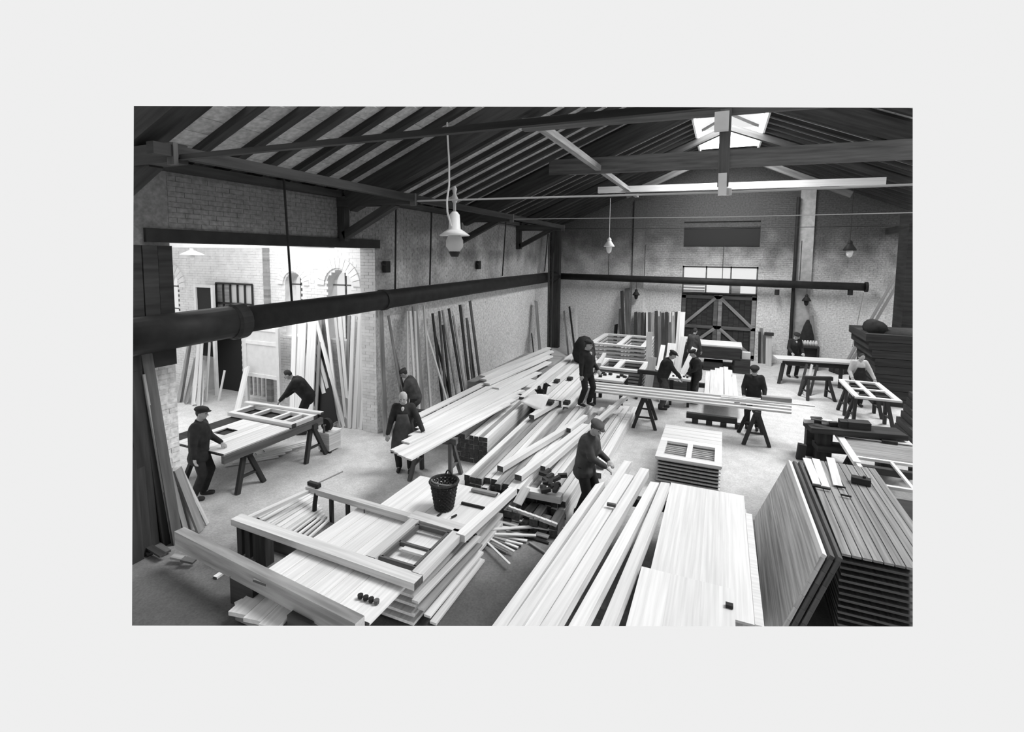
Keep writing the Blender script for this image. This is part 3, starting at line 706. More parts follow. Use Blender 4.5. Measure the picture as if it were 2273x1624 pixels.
for px, py, lb in ((858, 592, 'dark iron bracket with insulator on wall beside the wide opening'), (1062, 588, 'small dark iron bracket on the left wall above the pipe')):
    c = OX(px, py, -7.6); t = thing('wall_bracket', lb, 'bracket', c)
    MB().box(c, (0.05, 0, 0), (0, 0.09, 0), (0, 0, 0.14)).build('plate', 'iron', t); MB().tube([c, c+V((0.1, -0.3, 0.08))], 0.025, 6).build('arm', 'iron', t)

# ------------------------------------------------------------------ boards leaning in the annex and along the walls
ORD = ['first', 'second', 'third', 'fourth', 'fifth', 'sixth', 'seventh', 'eighth', 'ninth', 'tenth', 'eleventh', 'twelfth', 'thirteenth', 'fourteenth', 'fifteenth', 'sixteenth']
def lean(lst, plane, kind, label, group, names='plank', end='endlite'):
    """each item: base px, top px, width px at mid, material"""
    ks = sorted(range(len(lst)), key=lambda k: lst[k][0]+lst[k][2]); rank = {k: i for i, k in enumerate(ks)}
    for ii, (bx, by, tx, ty, wp, m) in enumerate(lst):
        b0 = G(bx, by)
        if kind == 'Y' and b0.y > plane-0.2: q_ = OY(bx, by, plane-0.2); b0 = V((q_.x, plane-0.2-0.02*(ii % 4), 0))
        if kind == 'X' and b0.x < plane+0.15: q_ = OX(bx, by, plane+0.15); b0 = V((plane+0.15+0.02*(ii % 4), q_.y, 0))
        t1 = OY(tx, ty, plane) if kind == 'Y' else OX(tx, ty, plane)
        if kind == 'Y' and plane < 12:
            b0.x = min(b0.x, XW-T-0.1); t1.x = min(t1.x, XW-T-0.08)
        mid = (b0+t1)/2; dist = (mid-EYE).dot(_f); w_ = wp*dist/F
        up = (0, 1, 0) if kind == 'Y' else (1, 0, 0)
        t1 = t1+V((0, -0.045*(ii % 3), 0)) if kind == 'Y' else t1+V((0.045*(ii % 3), 0, 0))
        lb = label if not group or len(lst) == 1 else '%s from the left of the %s' % (ORD[rank[ii]], group)
        plank(names, b0, t1, w_, 0.03, m, lb, 'plank', group, up=up, end=end)
A_ = AY-0.15
lean([(741, 946, 668, 690, 12, 'pine'), (753, 948, 680, 685, 9, 'pine2'), (764, 948, 700, 680, 10, 'pine'), (752, 947, 722, 680, 8, 'pine'), (770, 949, 745, 680, 8, 'pine2'), (776, 949, 760, 690, 9, 'pine'),
      (786, 951, 800, 690, 11, 'pine'), (795, 952, 808, 690, 9, 'pine2'), (775, 950, 790, 700, 10, 'pine'), (800, 953, 824, 690, 10, 'pine'), (812, 954, 833, 695, 9, 'board'), (806, 953, 816, 690, 8, 'pine'), (768, 949, 775, 700, 8, 'board')],
     A_, 'Y', 'long pale plank fanned against the annex wall beside the opening edge', 'planks fanned beside the opening edge')
lean([(648, 935, 655, 690, 14, 'pine'), (662, 938, 676, 690, 24, 'pine'), (684, 941, 700, 690, 26, 'pine'), (672, 938, 712, 690, 8, 'pine2'), (700, 942, 716, 690, 8, 'board')],
     A_, 'Y', 'broad white board leaning on the annex wall behind the workbench', 'broad white boards behind the workbench')
lean([(728, 946, 690, 720, 60, 'gap')], A_+0.08, 'Y', 'dark sheet added for the shade between the two groups of white planks', None)  # sheet coloured dark for the shaded cavity behind the planks
lean([(395, 893, 423, 740, 8, 'board'), (402, 893, 430, 740, 6, 'mid')], A_, 'Y', 'dull narrow board leaning at the far left of the annex', 'narrow boards at the annex far left')
lean([(412, 897, 436, 790, 22, 'board')], A_, 'Y', 'wide grey board leaning at left of annex below the white sash frame', None)
lean([(428, 900, 444, 735, 12, 'pine'), (440, 902, 453, 735, 9, 'pine'), (448, 902, 458, 800, 8, 'pine2'), (433, 900, 450, 810, 8, 'pine')], A_, 'Y', 'white plank leaning upright left of the dark annex doorway', 'white planks left of the dark doorway')
lean([(457, 892, 467, 735, 6, 'pine2')], A_, 'Y', 'thin pale lath standing beside the left jamb of dark doorway', None)
p = G(485, 890); plank('lath', p, p+V((0.05, 0.2, 0.9)), 0.06, 0.03, 'pine', 'short white lath propped upright in front of dark annex doorway', 'plank', up=(0, 1, 0))
p = G(523, 925); plank('plank', p, OY(548, 815, AY-0.6), 0.2, 0.05, 'pine', 'short broad white board leaning left of the white door', 'plank', up=(0, 1, 0), end='endlite')
# white door and small sash standing behind the bench
x0, x1 = OY(545, 860, AY-0.5).x, OY(622, 860, AY-0.5).x; zt, zb = OY(580, 725, AY-0.5).z, 0.0
d = thing('white_door', 'large white painted panel door standing upright in the annex', 'door', ((x0+x1)/2, AY-0.5, zb))
abox(x0+0.08, x1-0.08, AY-0.49, AY-0.46, 0.9, zt-0.1).build('panel', 'paint', d)
for x in (x0, x1-0.1): abox(x, x+0.1, AY-0.52, AY-0.45, zb, zt).build('stile', 'paint', d)
for z in (zt-0.12, OY(580, 765, AY-0.5).z, 0.85, zb): abox(x0+0.1, x1-0.1, AY-0.52, AY-0.45, z, z+0.1).build('rail', 'paint', d)
for i in range(4): abox(x0+0.2+i*0.17, x0+0.26+i*0.17, AY-0.52, AY-0.47, 0.3, 0.85).build('baluster', 'board', d)
x0, x1 = OY(433, 690, AY-0.3).x, OY(475, 690, AY-0.3).x; zt = OY(450, 632, AY-0.3).z
d = thing('sash_frame', 'tall white frame with dark panel standing left in the annex', 'frame', ((x0+x1)/2, AY-0.3, 1.2))
abox(x0+0.07, x1-0.07, AY-0.27, AY-0.25, 1.2, zt-0.08).build('panel', 'gap', d)
for x in (x0, x1-0.09): abox(x, x+0.09, AY-0.32, AY-0.24, 0.0, zt).build('stile', 'paint', d)
abox(x0+0.09, x1-0.09, AY-0.32, AY-0.24, zt-0.08, zt).build('rail', 'paint', d)
x0, x1 = OY(480, 650, AY-0.05).x, OY(560, 650, AY-0.05).x; z0, z1 = OY(520, 674, AY-0.05).z, OY(520, 630, AY-0.05).z
d = thing('window_6', None, None, (x0, AY-0.05, z0), kind='structure')
for i in range(6): x = x0+(x1-x0)*i/5; abox(x-0.02, x+0.02, AY-0.07, AY-0.03, z0-0.5, z1).build('bar', 'iron', d)
for z in (z0, z1, z0-0.5): abox(x0, x1, AY-0.075, AY-0.03, z-0.02, z+0.03).build('bar', 'iron', d)
abox(x0, x0+(x1-x0)*0.38, AY-0.02, AY-0.01, z0-0.5, z1).build('pane', 'board', d); abox(x0+(x1-x0)*0.4, x1, AY-0.02, AY-0.01, z0-0.5, z1).build('pane', 'glassbowl', d)

# hall left wall: post, boards
LX = -7.46
lean([(856, 958, 845, 690, 13, 'board')], XW+0.12, 'X', 'grey timber standing against the brick edge of the wide opening', None, names='timber_post')
lean([(832, 950, 829, 868, 10, 'mid'), (822, 955, 822, 880, 9, 'pine2'), (815, 955, 816, 882, 8, 'pine')], A_, 'Y', 'short board end standing low beside the opening edge', 'short boards beside opening edge')
lean([(905, 965, 904, 690, 6, 'pine'), (925, 955, 907, 690, 7, 'pine'), (932, 952, 914, 690, 7, 'pine'), (940, 946, 920, 680, 18, 'board'), (958, 940, 938, 678, 7, 'pine2')],
     LX, 'X', 'tall plank leaning on the left wall just behind the aproned man', 'tall planks behind the aproned man')
lean([(905, 965, 862, 700, 6, 'board'), (918, 958, 868, 760, 5, 'mid')], LX, 'X', 'thin slanting batten against the brickwork left of the tall planks', 'thin battens left of tall planks')
lean([(985, 915, 960, 695, 7, 'dark'), (992, 912, 972, 690, 6, 'mid'), (1003, 907, 977, 720, 7, 'dark'), (1017, 898, 982, 688, 5, 'board'), (1030, 893, 993, 684, 7, 'dark'), (1036, 890, 1000, 700, 6, 'board'), (1005, 905, 966, 745, 6, 'dark'),
      (1045, 885, 1018, 676, 9, 'dark'), (1052, 880, 1030, 705, 6, 'mid'), (1058, 875, 1037, 710, 6, 'dark')],
     LX, 'X', 'dark pole leaning on the limewashed wall above the long boards', 'dark poles on the limewashed wall')
lean([(1000, 915, 945, 730, 5, 'pine'), (1038, 885, 1003, 690, 4, 'pine')], LX, 'X', 'pale lath slanting across the dark poles on left wall', 'pale laths across dark poles')
lean([(1068, 862, 1043, 667, 9, 'mid')], LX, 'X', 'single dark tapered post at right end of the pole row', None)
lean([(1200, 800, 1190, 668, 16, 'board')], LX, 'X', 'grey wide board propped on left wall near the far corner', None)
lean([(1187, 805, 1180, 740, 5, 'dark')], LX, 'X', 'short dark board beside the grey wide board near far corner', None)
lean([(1216, 800, 1219, 520, 7, 'dark'), (1222, 800, 1226, 560, 6, 'dark')], -7.3, 'X', 'dark slim post beside the broad corner post', 'dark slim posts in the corner')
c = (0, 0)
lean([(1262, 790, 1252, 690, 4, 'board'), (1276, 800, 1252, 705, 5, 'pine'), (1278, 795, 1265, 680, 4, 'dark'), (1281, 795, 1279, 678, 4, 'pine')], YB-0.15, 'Y', 'narrow batten leaning on the back wall beside the corner post', 'battens beside the corner post')
lean([(1395, 800, 1392, 640, 11, 'mid'), (1374, 800, 1378, 685, 8, 'board'), (1386, 800, 1381, 645, 7, 'dark'), (1362, 800, 1368, 720, 8, 'dark')], YB-0.15, 'Y', 'weathered board upright on the back wall left of the dark sheets', 'weathered boards left of sheets')
lst = []; rnd = random.Random(5)
for i in range(14):
    x = 1408+i*7.6; lst.append((x+3, 812, x+3, 690+rnd.uniform(0, 4), 7, ['dark', 'mid', 'dark', 'dark', 'mid', 'board'][i % 6]))
lean(lst, YB-0.25, 'Y', 'tall dark board standing upright in row left of the gate', 'dark boards standing left of the gate')
lean([(1436, 812, 1436, 690, 4, 'pine2'), (1464, 790, 1463, 690, 3, 'pine'), (1487, 800, 1488, 692, 3, 'pine'), (1494, 800, 1494, 692, 4, 'pine'), (1499, 812, 1508, 690, 6, 'pine'), (1508, 815, 1516, 692, 11, 'pine')], YB-0.45, 'Y', 'pale lath standing among the dark boards left of the gate', 'pale laths among the dark boards')
lean([(1691, 790, 1690, 728, 7, 'board'), (1697, 800, 1697, 742, 5, 'mid'), (1686, 790, 1686, 735, 5, 'dark')], YB-0.15, 'Y', 'short weathered board standing right of the gate', 'short boards right of the gate')
lean([(1706, 805, 1707, 742, 12, 'pine2')], YB-0.6, 'Y', 'pale squat post with dark cap right of the gate', None, names='bollard')
q = OY(1707, 741, YB-0.6); tag(MB().box(q, (0.17, 0, 0), (0, 0.1, 0), (0, 0, 0.06)).build('cap_block', 'dark'), 'dark block lying on top of the pale squat post', 'block')
for i, (bx, by, tx, ty) in enumerate(((1868, 805, 1990, 610), (1877, 808, 2003, 612))):
    b0 = OY(bx, by, 22.2); b0.z = 0.0; tag(MB().tube([b0, OY(tx, ty, 22.8)], [0.06, 0.05], 8).build('pole', 'board'), 'left of the two long slanting poles at right of hall' if i == 0 else 'right of the two long slanting poles at right of hall', 'pole')
lean([(1815, 790, 1802, 700, 6, 'board')], YB-0.2, 'Y', 'curved wooden pole leaning on back wall right of the pilaster', None, names='pole')

# ------------------------------------------------------------------ workbench in the annex opening
ang = toward(0.0, 1)
TZ = 0.82
x0, x1, y0, y1 = -9.95, -7.96, 5.70, 7.9
sawhorse('dark heavy trestle under the near end of the annex workbench', (-8.75, 6.2, 0), 0.0, 1.5, TZ-0.06)
sawhorse('dark heavy trestle under the far end of the annex workbench', (-8.75, 7.7, 0), 0.0, 1.7, TZ-0.06)
ab = thing('workbench', 'long dark workbench in the annex opening under a white wall panel', 'workbench', (-8.9, 6.8, 0.76))
abox(-9.85, -8.04, 5.75, 7.85, 0.765, 0.812).build('bench_top', 'dark', ab)
MB().beam((-7.99, 5.65, TZ-0.06), (-7.99, 7.95, TZ-0.06), 0.08, 0.14).build('edge_beam', 'mid', ab)
p1 = slab_panel('wall_panel', 'white boarded wall panel with small window hole on the annex workbench', 'panel', -9.35, -8.0, 5.68, 7.1, TZ, 0.05, 8, 'pine', holes=[(0.17, 0.5, 0.62, 0.92)])
fr = frame('window_frame', 'pale casement frame lying on far end of the annex workbench', 'frame', -9.9, -8.0, 7.15, 7.85, TZ+0.02, 0.08, 0.12, 'pine', bars_x=(-9.3, -8.7, -8.35), bw=0.08)
plank('plank', (-10.1, 7.75, TZ+0.13), (-7.92, 7.9, TZ+0.13), 0.1, 0.04, 'pine', 'pale rail laid across casement frame on annex bench', 'plank')
for i in range(6):
    a = 0.25+0.06*i
    c_ = G(560+i*16, 1024-i*5); d_ = V((math.cos(0.9+0.05*i), math.sin(0.9+0.05*i), 0))
    plank('offcut', c_-d_*0.5+V((0, 0, 0.02+0.02*i)), c_+d_*0.5+V((0, 0, 0.02+0.02*i)), 0.14, 0.018, 'pine', '%s white offcut board from the left on floor beneath annex workbench' % ORD[i], 'plank', 'offcuts beneath the annex workbench')
c_ = G(722, 1005); t = thing('tool_chest', 'small pale chest with clutter at the right end of annex workbench', 'chest', c_)
abox(c_.x-0.2, c_.x+0.12, c_.y, c_.y+0.35, 0.05, 0.42).build('box', 'pine2', t); abox(c_.x-0.22, c_.x+0.14, c_.y-0.02, c_.y+0.37, 0.42, 0.46).build('lid', 'pine', t)
for sx in (-0.17, 0.07): abox(c_.x+sx, c_.x+sx+0.05, c_.y+0.02, c_.y+0.07, 0, 0.05).build('foot', 'dark', t)
t = thing('grindstone', 'small dark grinding wheel standing on the pale chest', 'tool', c_+V((0, 0.1, 0.46)))
MB().tube([c_+V((-0.02, 0.05, 0.62)), c_+V((-0.02, 0.13, 0.62))], 0.14, 16).build('wheel', 'iron', t); MB().tube([c_+V((-0.02, -0.02, 0.62)), c_+V((-0.02, 0.2, 0.62))], 0.015, 6).build('axle', 'steel', t)
for s_ in (0.0, 0.18): MB().beam(c_+V((-0.02, s_, 0.46)), c_+V((-0.02, s_, 0.64)), 0.04, 0.03, up=(0, 1, 0)).build('stand', 'mid', t)
c_ = G(403, 1075); 

# ------------------------------------------------------------------ dark boards and debris at the near left pier
lst = [((262, 780), (290, 1245), 0.22, 'dark'), ((277, 775), (306, 1228), 0.2, 'dark'), ((292, 780), (318, 1215), 0.2, 'dark'), ((303, 765), (338, 1208), 0.17, 'dark'), ((312, 790), (358, 1202), 0.14, 'dark'), ((322, 772), (376, 1198), 0.14, 'mid'), ((336, 880), (392, 1192), 0.1, 'dark'), ((352, 960), (402, 1187), 0.07, 'board'), ((318, 830), (366, 1200), 0.03, 'board')]
for k, ((tx, ty), (bx, by), w_, m) in enumerate(lst):
    b0 = G(bx, by)+V((0.05*(k % 3)+0.1, 0, 0)); t1 = OX(tx, ty, XW+0.22+0.04*(k % 3))
    plank('plank', b0, t1, w_, 0.04, m, '%s of the dark boards leaning against the brick pier, counted in from the picture edge' % ORD[k], 'plank', 'dark boards on the near left pier', up=(1, 0, 0))
b0 = G(446, 1180); plank('plank', b0+V((0, 0, 0.02)), OX(393, 1040, XW+0.06), 0.14, 0.04, 'board', 'grey broad board leaning at foot of pier behind the boy', 'plank', up=(1, 0.3, 0), end='endlite')
b0 = G(425, 1175); plank('plank', b0+V((0, 0, 0.02)), OX(398, 1080, XW+0.06), 0.06, 0.04, 'board', 'short worn board between pier and the broad grey board', 'plank', up=(1, 0.3, 0), end='endlite')
b0 = G(460, 1165); plank('plank', b0+V((0, 0, 0.02)), OX(405, 1050, XW+0.03), 0.06, 0.03, 'pine2', 'pale thin board behind the broad grey board at pier foot', 'plank', up=(1, 0.3, 0), end='endlite')
for i, (a, b_, m) in enumerate((((297, 1185), (352, 1222), 'board'), ((297, 1200), (335, 1228), 'mid'), ((310, 1180), (372, 1225), 'mid'), ((297, 1212), (318, 1226), 'board'), ((382, 1234), (412, 1240), 'board'), ((405, 1240), (432, 1246), 'mid'), ((300, 1195), (362, 1232), 'dark'))):
    plank('scrap_board', G(*a, 0.04+0.015*i), G(*b_, 0.03+0.01*i), 0.09, 0.03, m, 'worn scrap of board on the dark floor at far left foot of pier', 'plank', 'scraps at foot of the near pier')
plank('scrap_board', G(477, 1282, 0.02), G(500, 1266, 0.02), 0.07, 0.03, 'pine', 'small white scrap on the dark floor near long rail', 'plank')

# ------------------------------------------------------------------ near left stack of frames and panels
LZ = 0.46
random.seed(11)
for k in range(4):
    dx = random.uniform(-0.05, 0.05); dy = random.uniform(-0.06, 0.06)
    slab_panel('wall_panel', '%s panel from the floor in the near left stack' % ORD[k], 'panel', -5.1+dx, -3.18+dx*0.5, 4.5+dy, 5.85+dy, 0.03+k*0.105, 0.07, 1, 'pine2', group='panels within the near left stack', end='endlite')
slab_panel('wall_panel', 'white boarded panel with wide planks protruding towards us under long rail', 'panel', -5.05, -3.3, 3.88, 5.86, LZ, 0.06, 7, 'pine')
# big open frame on top, its window at the right
fz = 0.545
fr = thing('wall_frame', 'big open pale wall frame with window opening, topmost of near left stack', 'frame', (-4.7, 5.1, fz))
def fbeam(nm, a, b_, w_, t_=0.09, m='pine2', dz=0.0): MB().beam(V((a[0], a[1], fz+t_/2+dz)), V((b_[0], b_[1], fz+t_/2+dz)), w_, t_).build(nm, m, fr, end='endgrain_shade')
fbeam('rail', (-6.3, 4.62), (-3.12, 4.52), 0.17)
fbeam('rail', (-6.1, 5.74), (-4.05, 5.66), 0.1)
fbeam('rail', (-4.05, 5.70), (-3.12, 5.66), 0.2)
fbeam('stile', (-3.2, 4.6), (-3.2, 5.62), 0.16)
fbeam('stile', (-3.92, 4.64), (-3.92, 5.6), 0.15)
fbeam('stile', (-6.2, 4.7), (-6.05, 5.7), 0.08, 0.05)
sash = MB(); 
for (a, b_) in (((-3.84, 4.72), (-3.3, 4.72)), ((-3.84, 5.52), (-3.3, 5.52)), ((-3.8, 4.72), (-3.8, 5.52)), ((-3.32, 4.72), (-3.32, 5.52)), ((-3.8, 5.08), (-3.32, 5.08))): sash.beam(V((a[0], a[1], fz+0.05)), V((b_[0], b_[1], fz+0.05)), 0.035, 0.06)
sash.build('sash', 'mid', fr)
tag(abox(-3.7, -3.34, 4.98, 5.06, fz+0.02, fz+0.05).build('batten', 'paint'), 'short white batten lying inside the window opening of big frame', 'batten')
# panel behind, with basket
slab_panel('wall_panel', 'white panel behind the big frame carrying the wicker basket', 'panel', -4.75, -3.2, 5.82, 6.95, 0.5, 0.06, 4, 'pine')
plank('rail', (-3.12, 5.5, 0.6), (-3.0, 7.02, 0.6), 0.14, 0.1, 'pine', 'thick white moulded rail along right edge of the basket panel', 'rail', end='endlite')
plank('batten', (-3.65, 6.82, 0.58), (-3.2, 6.82, 0.58), 0.08, 0.04, 'board', 'rear dark batten on the panel right of basket', 'batten'); plank('batten', (-3.6, 6.38, 0.57), (-3.2, 6.38, 0.57), 0.03, 0.03, 'dark', 'front thin dark batten on the panel right of basket', 'batten')
for k in range(3): slab_panel('wall_panel', '%s panel from the floor under the basket panel' % ORD[k], 'panel', -4.7, -3.1, 5.95, 6.85, 0.05+0.15*k, 0.09, 1, 'pine2', group='panels under the basket panel')
for (px, py, L, a) in ((975, 1142, 0.1, 1.4), (1008, 1145, 0.1, 1.2), (1001, 1158, 0.08, 0.1)):
    c_ = G(px, py, 0.57); plank('chisel', c_-V((math.cos(a), math.sin(a), 0))*L/2, c_+V((math.cos(a), math.sin(a), 0))*L/2, 0.02, 0.02, 'iron', 'small dark tool lying on white panel before the basket', 'tool', 'small tools before the basket', end=None)
# basket
bc = G(986, 1126, 0.56); bk = thing('basket', 'round dark wicker basket with bail handle on the white panel', 'basket', bc)
w1 = MB(); n = 20; Hb = 0.42
for k in range(n):
    a = 2*math.pi*k/n; w1.tube([bc+V((math.cos(a)*0.13, math.sin(a)*0.13, 0)), bc+V((math.cos(a)*0.2, math.sin(a)*0.2, Hb))], 0.009, 5)
w1.build('stake', 'wicker', bk, kind='stuff')
w2 = MB()
for j in range(15):
    z = 0.01+j*0.028; r = 0.132+0.07*z/Hb; pts = []
    for k in range(n*2+1):
        a = math.pi*k/n; rr = r+0.007*(1 if (k//1+j) % 2 else -1); pts.append(bc+V((math.cos(a)*rr, math.sin(a)*rr, z)))
    w2.tube(pts, 0.014, 4, cap=False)
w2.build('weave', 'wicker', bk, kind='stuff')
MB().lathe(bc, [(0.0, 0.005), (0.13, 0.005), (0.132, 0.02), (0.0, 0.02)], 20).build('bottom', 'wicker', bk)
MB().tube([bc+V((math.cos(a)*0.215, math.sin(a)*0.215, Hb)) for a in [2*math.pi*k/24 for k in range(25)]], 0.02, 6, cap=False).build('rim', 'wicker', bk)
MB().tube([bc+V((0.215*math.cos(a)*0.98+0.02*math.sin(a), -0.16*math.sin(a)-0.0, Hb-0.01+0.03*math.sin(a))) for a in [math.pi*k/12 for k in range(13)]], 0.012, 6).build('handle', 'board', bk)
MB().tube([bc+V((-0.04+0.05*math.cos(a), 0.2, Hb+0.08*math.sin(a))) for a in [math.pi*k/8 for k in range(9)]], 0.012, 6).build('loop', 'iron', bk)
# slats seen inside the frame
for i in range(11):
    u_ = i/10; z = 0.36-0.012*i
    p_ = G(572+u_*100, 1150+u_*55, z); q_ = G(684+u_*45, 1088+u_*66, z)
    plank('slat', p_, q_, 0.085 if i < 7 else 0.035, 0.03, 'pine' if i % 3 else 'pine2', '%s slat from the left in the heap inside the open left bay' % ORD[i], 'plank', 'slats seen through the open left bay')
tag(abox(-6.0, -5.1, 4.95, 5.6, 0.0, 0.22).build('slat_support', 'mid'), 'low dull block under the slats in the left bay', 'block')
c_ = G(622, 1118, 0.40); plank('clamp', c_, c_+V((0.05, 0.3, 0.0)), 0.04, 0.06, 'iron', 'small dark hand clamp lying on the slats by the frame', 'clamp', end=None)
# clamps standing at the far rail
cl = thing('screw_clamp', 'dark screw clamp gripping far left corner of the big frame', 'clamp', (-6.0, 5.75, 0.55))
MB().beam((-6.12, 5.78, 0.66), (-5.85, 5.74, 0.68), 0.06, 0.06).build('jaw', 'iron', cl); MB().tube([(-5.95, 5.76, 0.68), (-5.6, 6.0, 0.86)], 0.012, 6).build('handle', 'steel', cl); MB().tube([(-5.9, 5.74, 0.66), (-5.88, 5.66, 0.4), (-5.86, 5.62, 0.12)], 0.035, 6).build('screw', 'iron', cl)
for x in (-5.55, -5.22): plank('prop', (x, 5.68, 0.0), (x, 5.68, 0.55), 0.05, 0.05, 'dark', 'dark upright prop beneath the far rail of big frame', 'post', 'props beneath the far rail', up=(0, 1, 0))
tl = thing('set_square', 'thin iron square hanging from the far rail of frame', 'tool', (-4.85, 5.64, 0.3)); MB().tube([(-4.85, 5.62, 0.56), (-4.85, 5.62, 0.28)], 0.008, 5).build('blade', 'iron', tl); MB().tube([(-4.85, 5.62, 0.3), (-5.05, 5.62, 0.36)], 0.008, 5).build('arm', 'iron', tl)
# near long rail on trestles
rl = OY  # noqa
plank('long_rail', (-6.8, 4.14, 0.46), (-3.36, 3.80, 0.46), 0.13, 0.24, 'board', 'long dark-sided rail running from pier foot across nearest stack', 'beam', end='endlite')
t = thing('support_block', 'dark block trestle under left end of the big open frame', 'trestle', (-6.1, 4.75, 0))
for i in range(3): MB().beam((-6.28+i*0.16, 4.7, 0.05), (-6.28+i*0.16, 4.7, 0.5), 0.1, 0.12, up=(0, 1, 0)).build('leg', 'dark', t)
MB().beam((-6.35, 4.72, 0.5), (-5.75, 4.70, 0.5), 0.16, 0.09).build('top_beam', 'dark', t); MB().beam((-5.85, 4.7, 0), (-5.85, 4.7, 0.5), 0.2, 0.14, up=(0, 1, 0)).build('leg', 'dark', t)
tag(abox(-5.55, -5.15, 3.95, 4.15, 0, 0.36).build('support_block', 'dark'), 'dark squat block under the middle of the long rail', 'block')
tag(abox(-4.35, -4.0, 3.75, 4.0, 0, 0.36).build('support_block', 'dark'), 'dark squat block under the near end of long rail', 'block')
for i in range(3):
    x = -5.1+i*0.25; plank('board', (x, 3.7, 0.16), (x-0.06, 4.05, 0.16), 0.24, 0.05, 'pine', ['left', 'middle', 'right'][i]+' of the three white board ends jutting below the long rail', 'plank', 'board ends below the long rail', end='endlite')
tag(abox(-5.2, -4.45, 3.75, 4.1, 0.03, 0.135).build('board_stack', 'mid'), 'dull low stack beneath white board ends under the rail', 'stack')
plank('board', (-5.35, 3.86, 0.1), (-5.22, 4.1, 0.14), 0.07, 0.03, 'pine', 'narrow white board end left of the jutting board ends', 'plank', end='endlite')
for k in range(4):
    c_ = G(800+k*12, 1326+k*4, LZ+0.06); t = MB(); t.lathe(c_, [(0.0, 0), (0.03, 0), (0.032, 0.04), (0.0, 0.045)], 8); t.build('hinge_block', 'iron' if k < 3 else 'mid', None, 'small dark block in a short row on nearest white panel', 'block', 'small blocks on the nearest panel')
# boards sticking out right of the stack
for i in range(4): plank('batten', (-3.16+0.05*i, 4.5+0.05*i, 0.36-0.11*i), (-3.08+0.02*i, 5.95, 0.38-0.11*i), 0.09, 0.03, ['pine2', 'board', 'pine', 'pine2'][i], '%s batten edge from the top on right face of near left stack' % ORD[i], 'batten', 'batten edges on the stack right face', end='endlite')

# ------------------------------------------------------------------ long white boards with the aproned man
random.seed(21)
near = [(872, 1001), (880, 1006), (888, 1011), (897, 1015), (906, 1019), (925, 925), (932, 938), (930, 952), (915, 968), (900, 982)]
far = [(1160, 866), (1150, 877), (1140, 886), (1128, 896), (1112, 904), (1222, 778), (1216, 792), (1208, 808), (1196, 826), (1184, 843)]
for i in range(10):
    plank('long_board', G(*near[i], 0.86+0.004*i), G(*far[i], 0.84+0.004*i), 0.20 if i > 4 else 0.14, 0.03, 'pine', '%s very long white board in the bundle, counted from its hall side' % ORD[i], 'plank', 'long white boards beside aproned man', end='endlite')
for i, ((a, b_), (c1, d1)) in enumerate((((1070, 835), (1218, 772)), ((1073, 843), (1224, 780)), ((1080, 852), (1222, 790)), ((1100, 862), (1218, 803)))):
    plank('long_board', G(a, b_, 1.0-0.03*i), G(c1, d1, 1.0-0.03*i), 0.2, 0.05, 'pine', '%s board from the left in the raised far white bundle' % ORD[i], 'plank', 'raised far bundle of white boards', end='endlite')
sawhorse('dark trestle carrying the near end of long white boards', (-5.1, 8.0, 0), 0.15, 0.9, 0.84, 'mid')
sawhorse('trestle hidden behind aproned man under the long white boards', (-5.95, 9.3, 0), 0.15, 1.2, 0.84, 'dark')
tag(abox(-6.7, -5.2, 12.2, 16.8, 0, 0.78).build('bearer_stack', 'board'), 'low stack of grey bearers under far end of long boards', 'stack')

# ------------------------------------------------------------------ the timber piles in the middle
LAY = ['bottom layer', 'second layer up', 'third layer up', 'fourth layer up', 'fifth layer up', 'sixth layer up']
def pile(x0, x1, y0, y1, z0, n, layers, hh, m, label, group, jit=0.25, skew=0.0, w_=None, taper=None):
    cw = (x1-x0)/n
    for l in range(layers):
        for i in range(n):
            if l == layers-1 and random.random() < 0.12: continue
            xa = x0+cw*(i+0.5); ya = y0+random.uniform(-jit, jit)*0.5; yb = y1+random.uniform(-jit, jit)*3
            j = random.uniform(-0.012, 0.012)
            lb = label if n*layers > 60 else '%s from the left, %s, in the %s' % (ORD[i], LAY[l] if l < layers-1 else 'top layer', group)
            plank('timber', (xa+j, ya, z0+hh*(l+0.5)), (xa+skew-j, yb, z0+hh*(l+0.5)+random.uniform(0, 0.012)), cw*0.86, hh*0.88, random.choice(m), lb, 'timber', group)
random.seed(31)
pile(-5.15, -4.4, 8.9, 12.3, 0.0, 7, 6, 0.1, ['pine2', 'pine', 'board'], 'squared batten in tight pile with dark ends beside the trestle', 'battens in the tight dark-ended pile', jit=0.02, skew=-0.25)
pile(-4.15, -3.0, 7.4, 13.0, 0.0, 9, 4, 0.12, ['pine', 'pine2', 'pine', 'board'], 'long squared beam in the big middle pile', 'beams of the big middle pile', jit=0.2, skew=-0.2)
pile(-3.0, -2.25, 7.5, 12.6, 0.0, 6, 3, 0.11, ['pine2', 'pine', 'board'], 'beam in lower right side of the middle pile', 'beams of the lower right pile side', jit=0.2, skew=0.0)
pile(-2.6, -2.05, 9.3, 13.2, 0.0, 3, 2, 0.12, ['pine'], 'clean white board on the right flank of middle pile', 'white boards on the pile right flank', jit=0.3)
for (a, b_, w_, z, lb) in (((1110, 1040), (1275, 940), 0.13, 0.58, 'loose white beam lying askew on middle pile, left one'), ((1150, 1060), (1300, 945), 0.14, 0.56, 'loose white beam lying askew on middle pile, right one'),
                          ((1180, 925), (1250, 885), 0.14, 0.6, 'short white beam on the middle pile near the sack'), ((1205, 1040), (1390, 880), 0.1, 0.55, 'longest pale beam lying on top behind the young worker'),
                          ((1262, 955), (1300, 925), 0.1, 0.62, 'short pale block across the pile behind the young worker')):
    plank('beam', G(*a, z), G(*b_, z), w_, 0.1, 'pine', lb, 'beam', end='endgrain_shade')
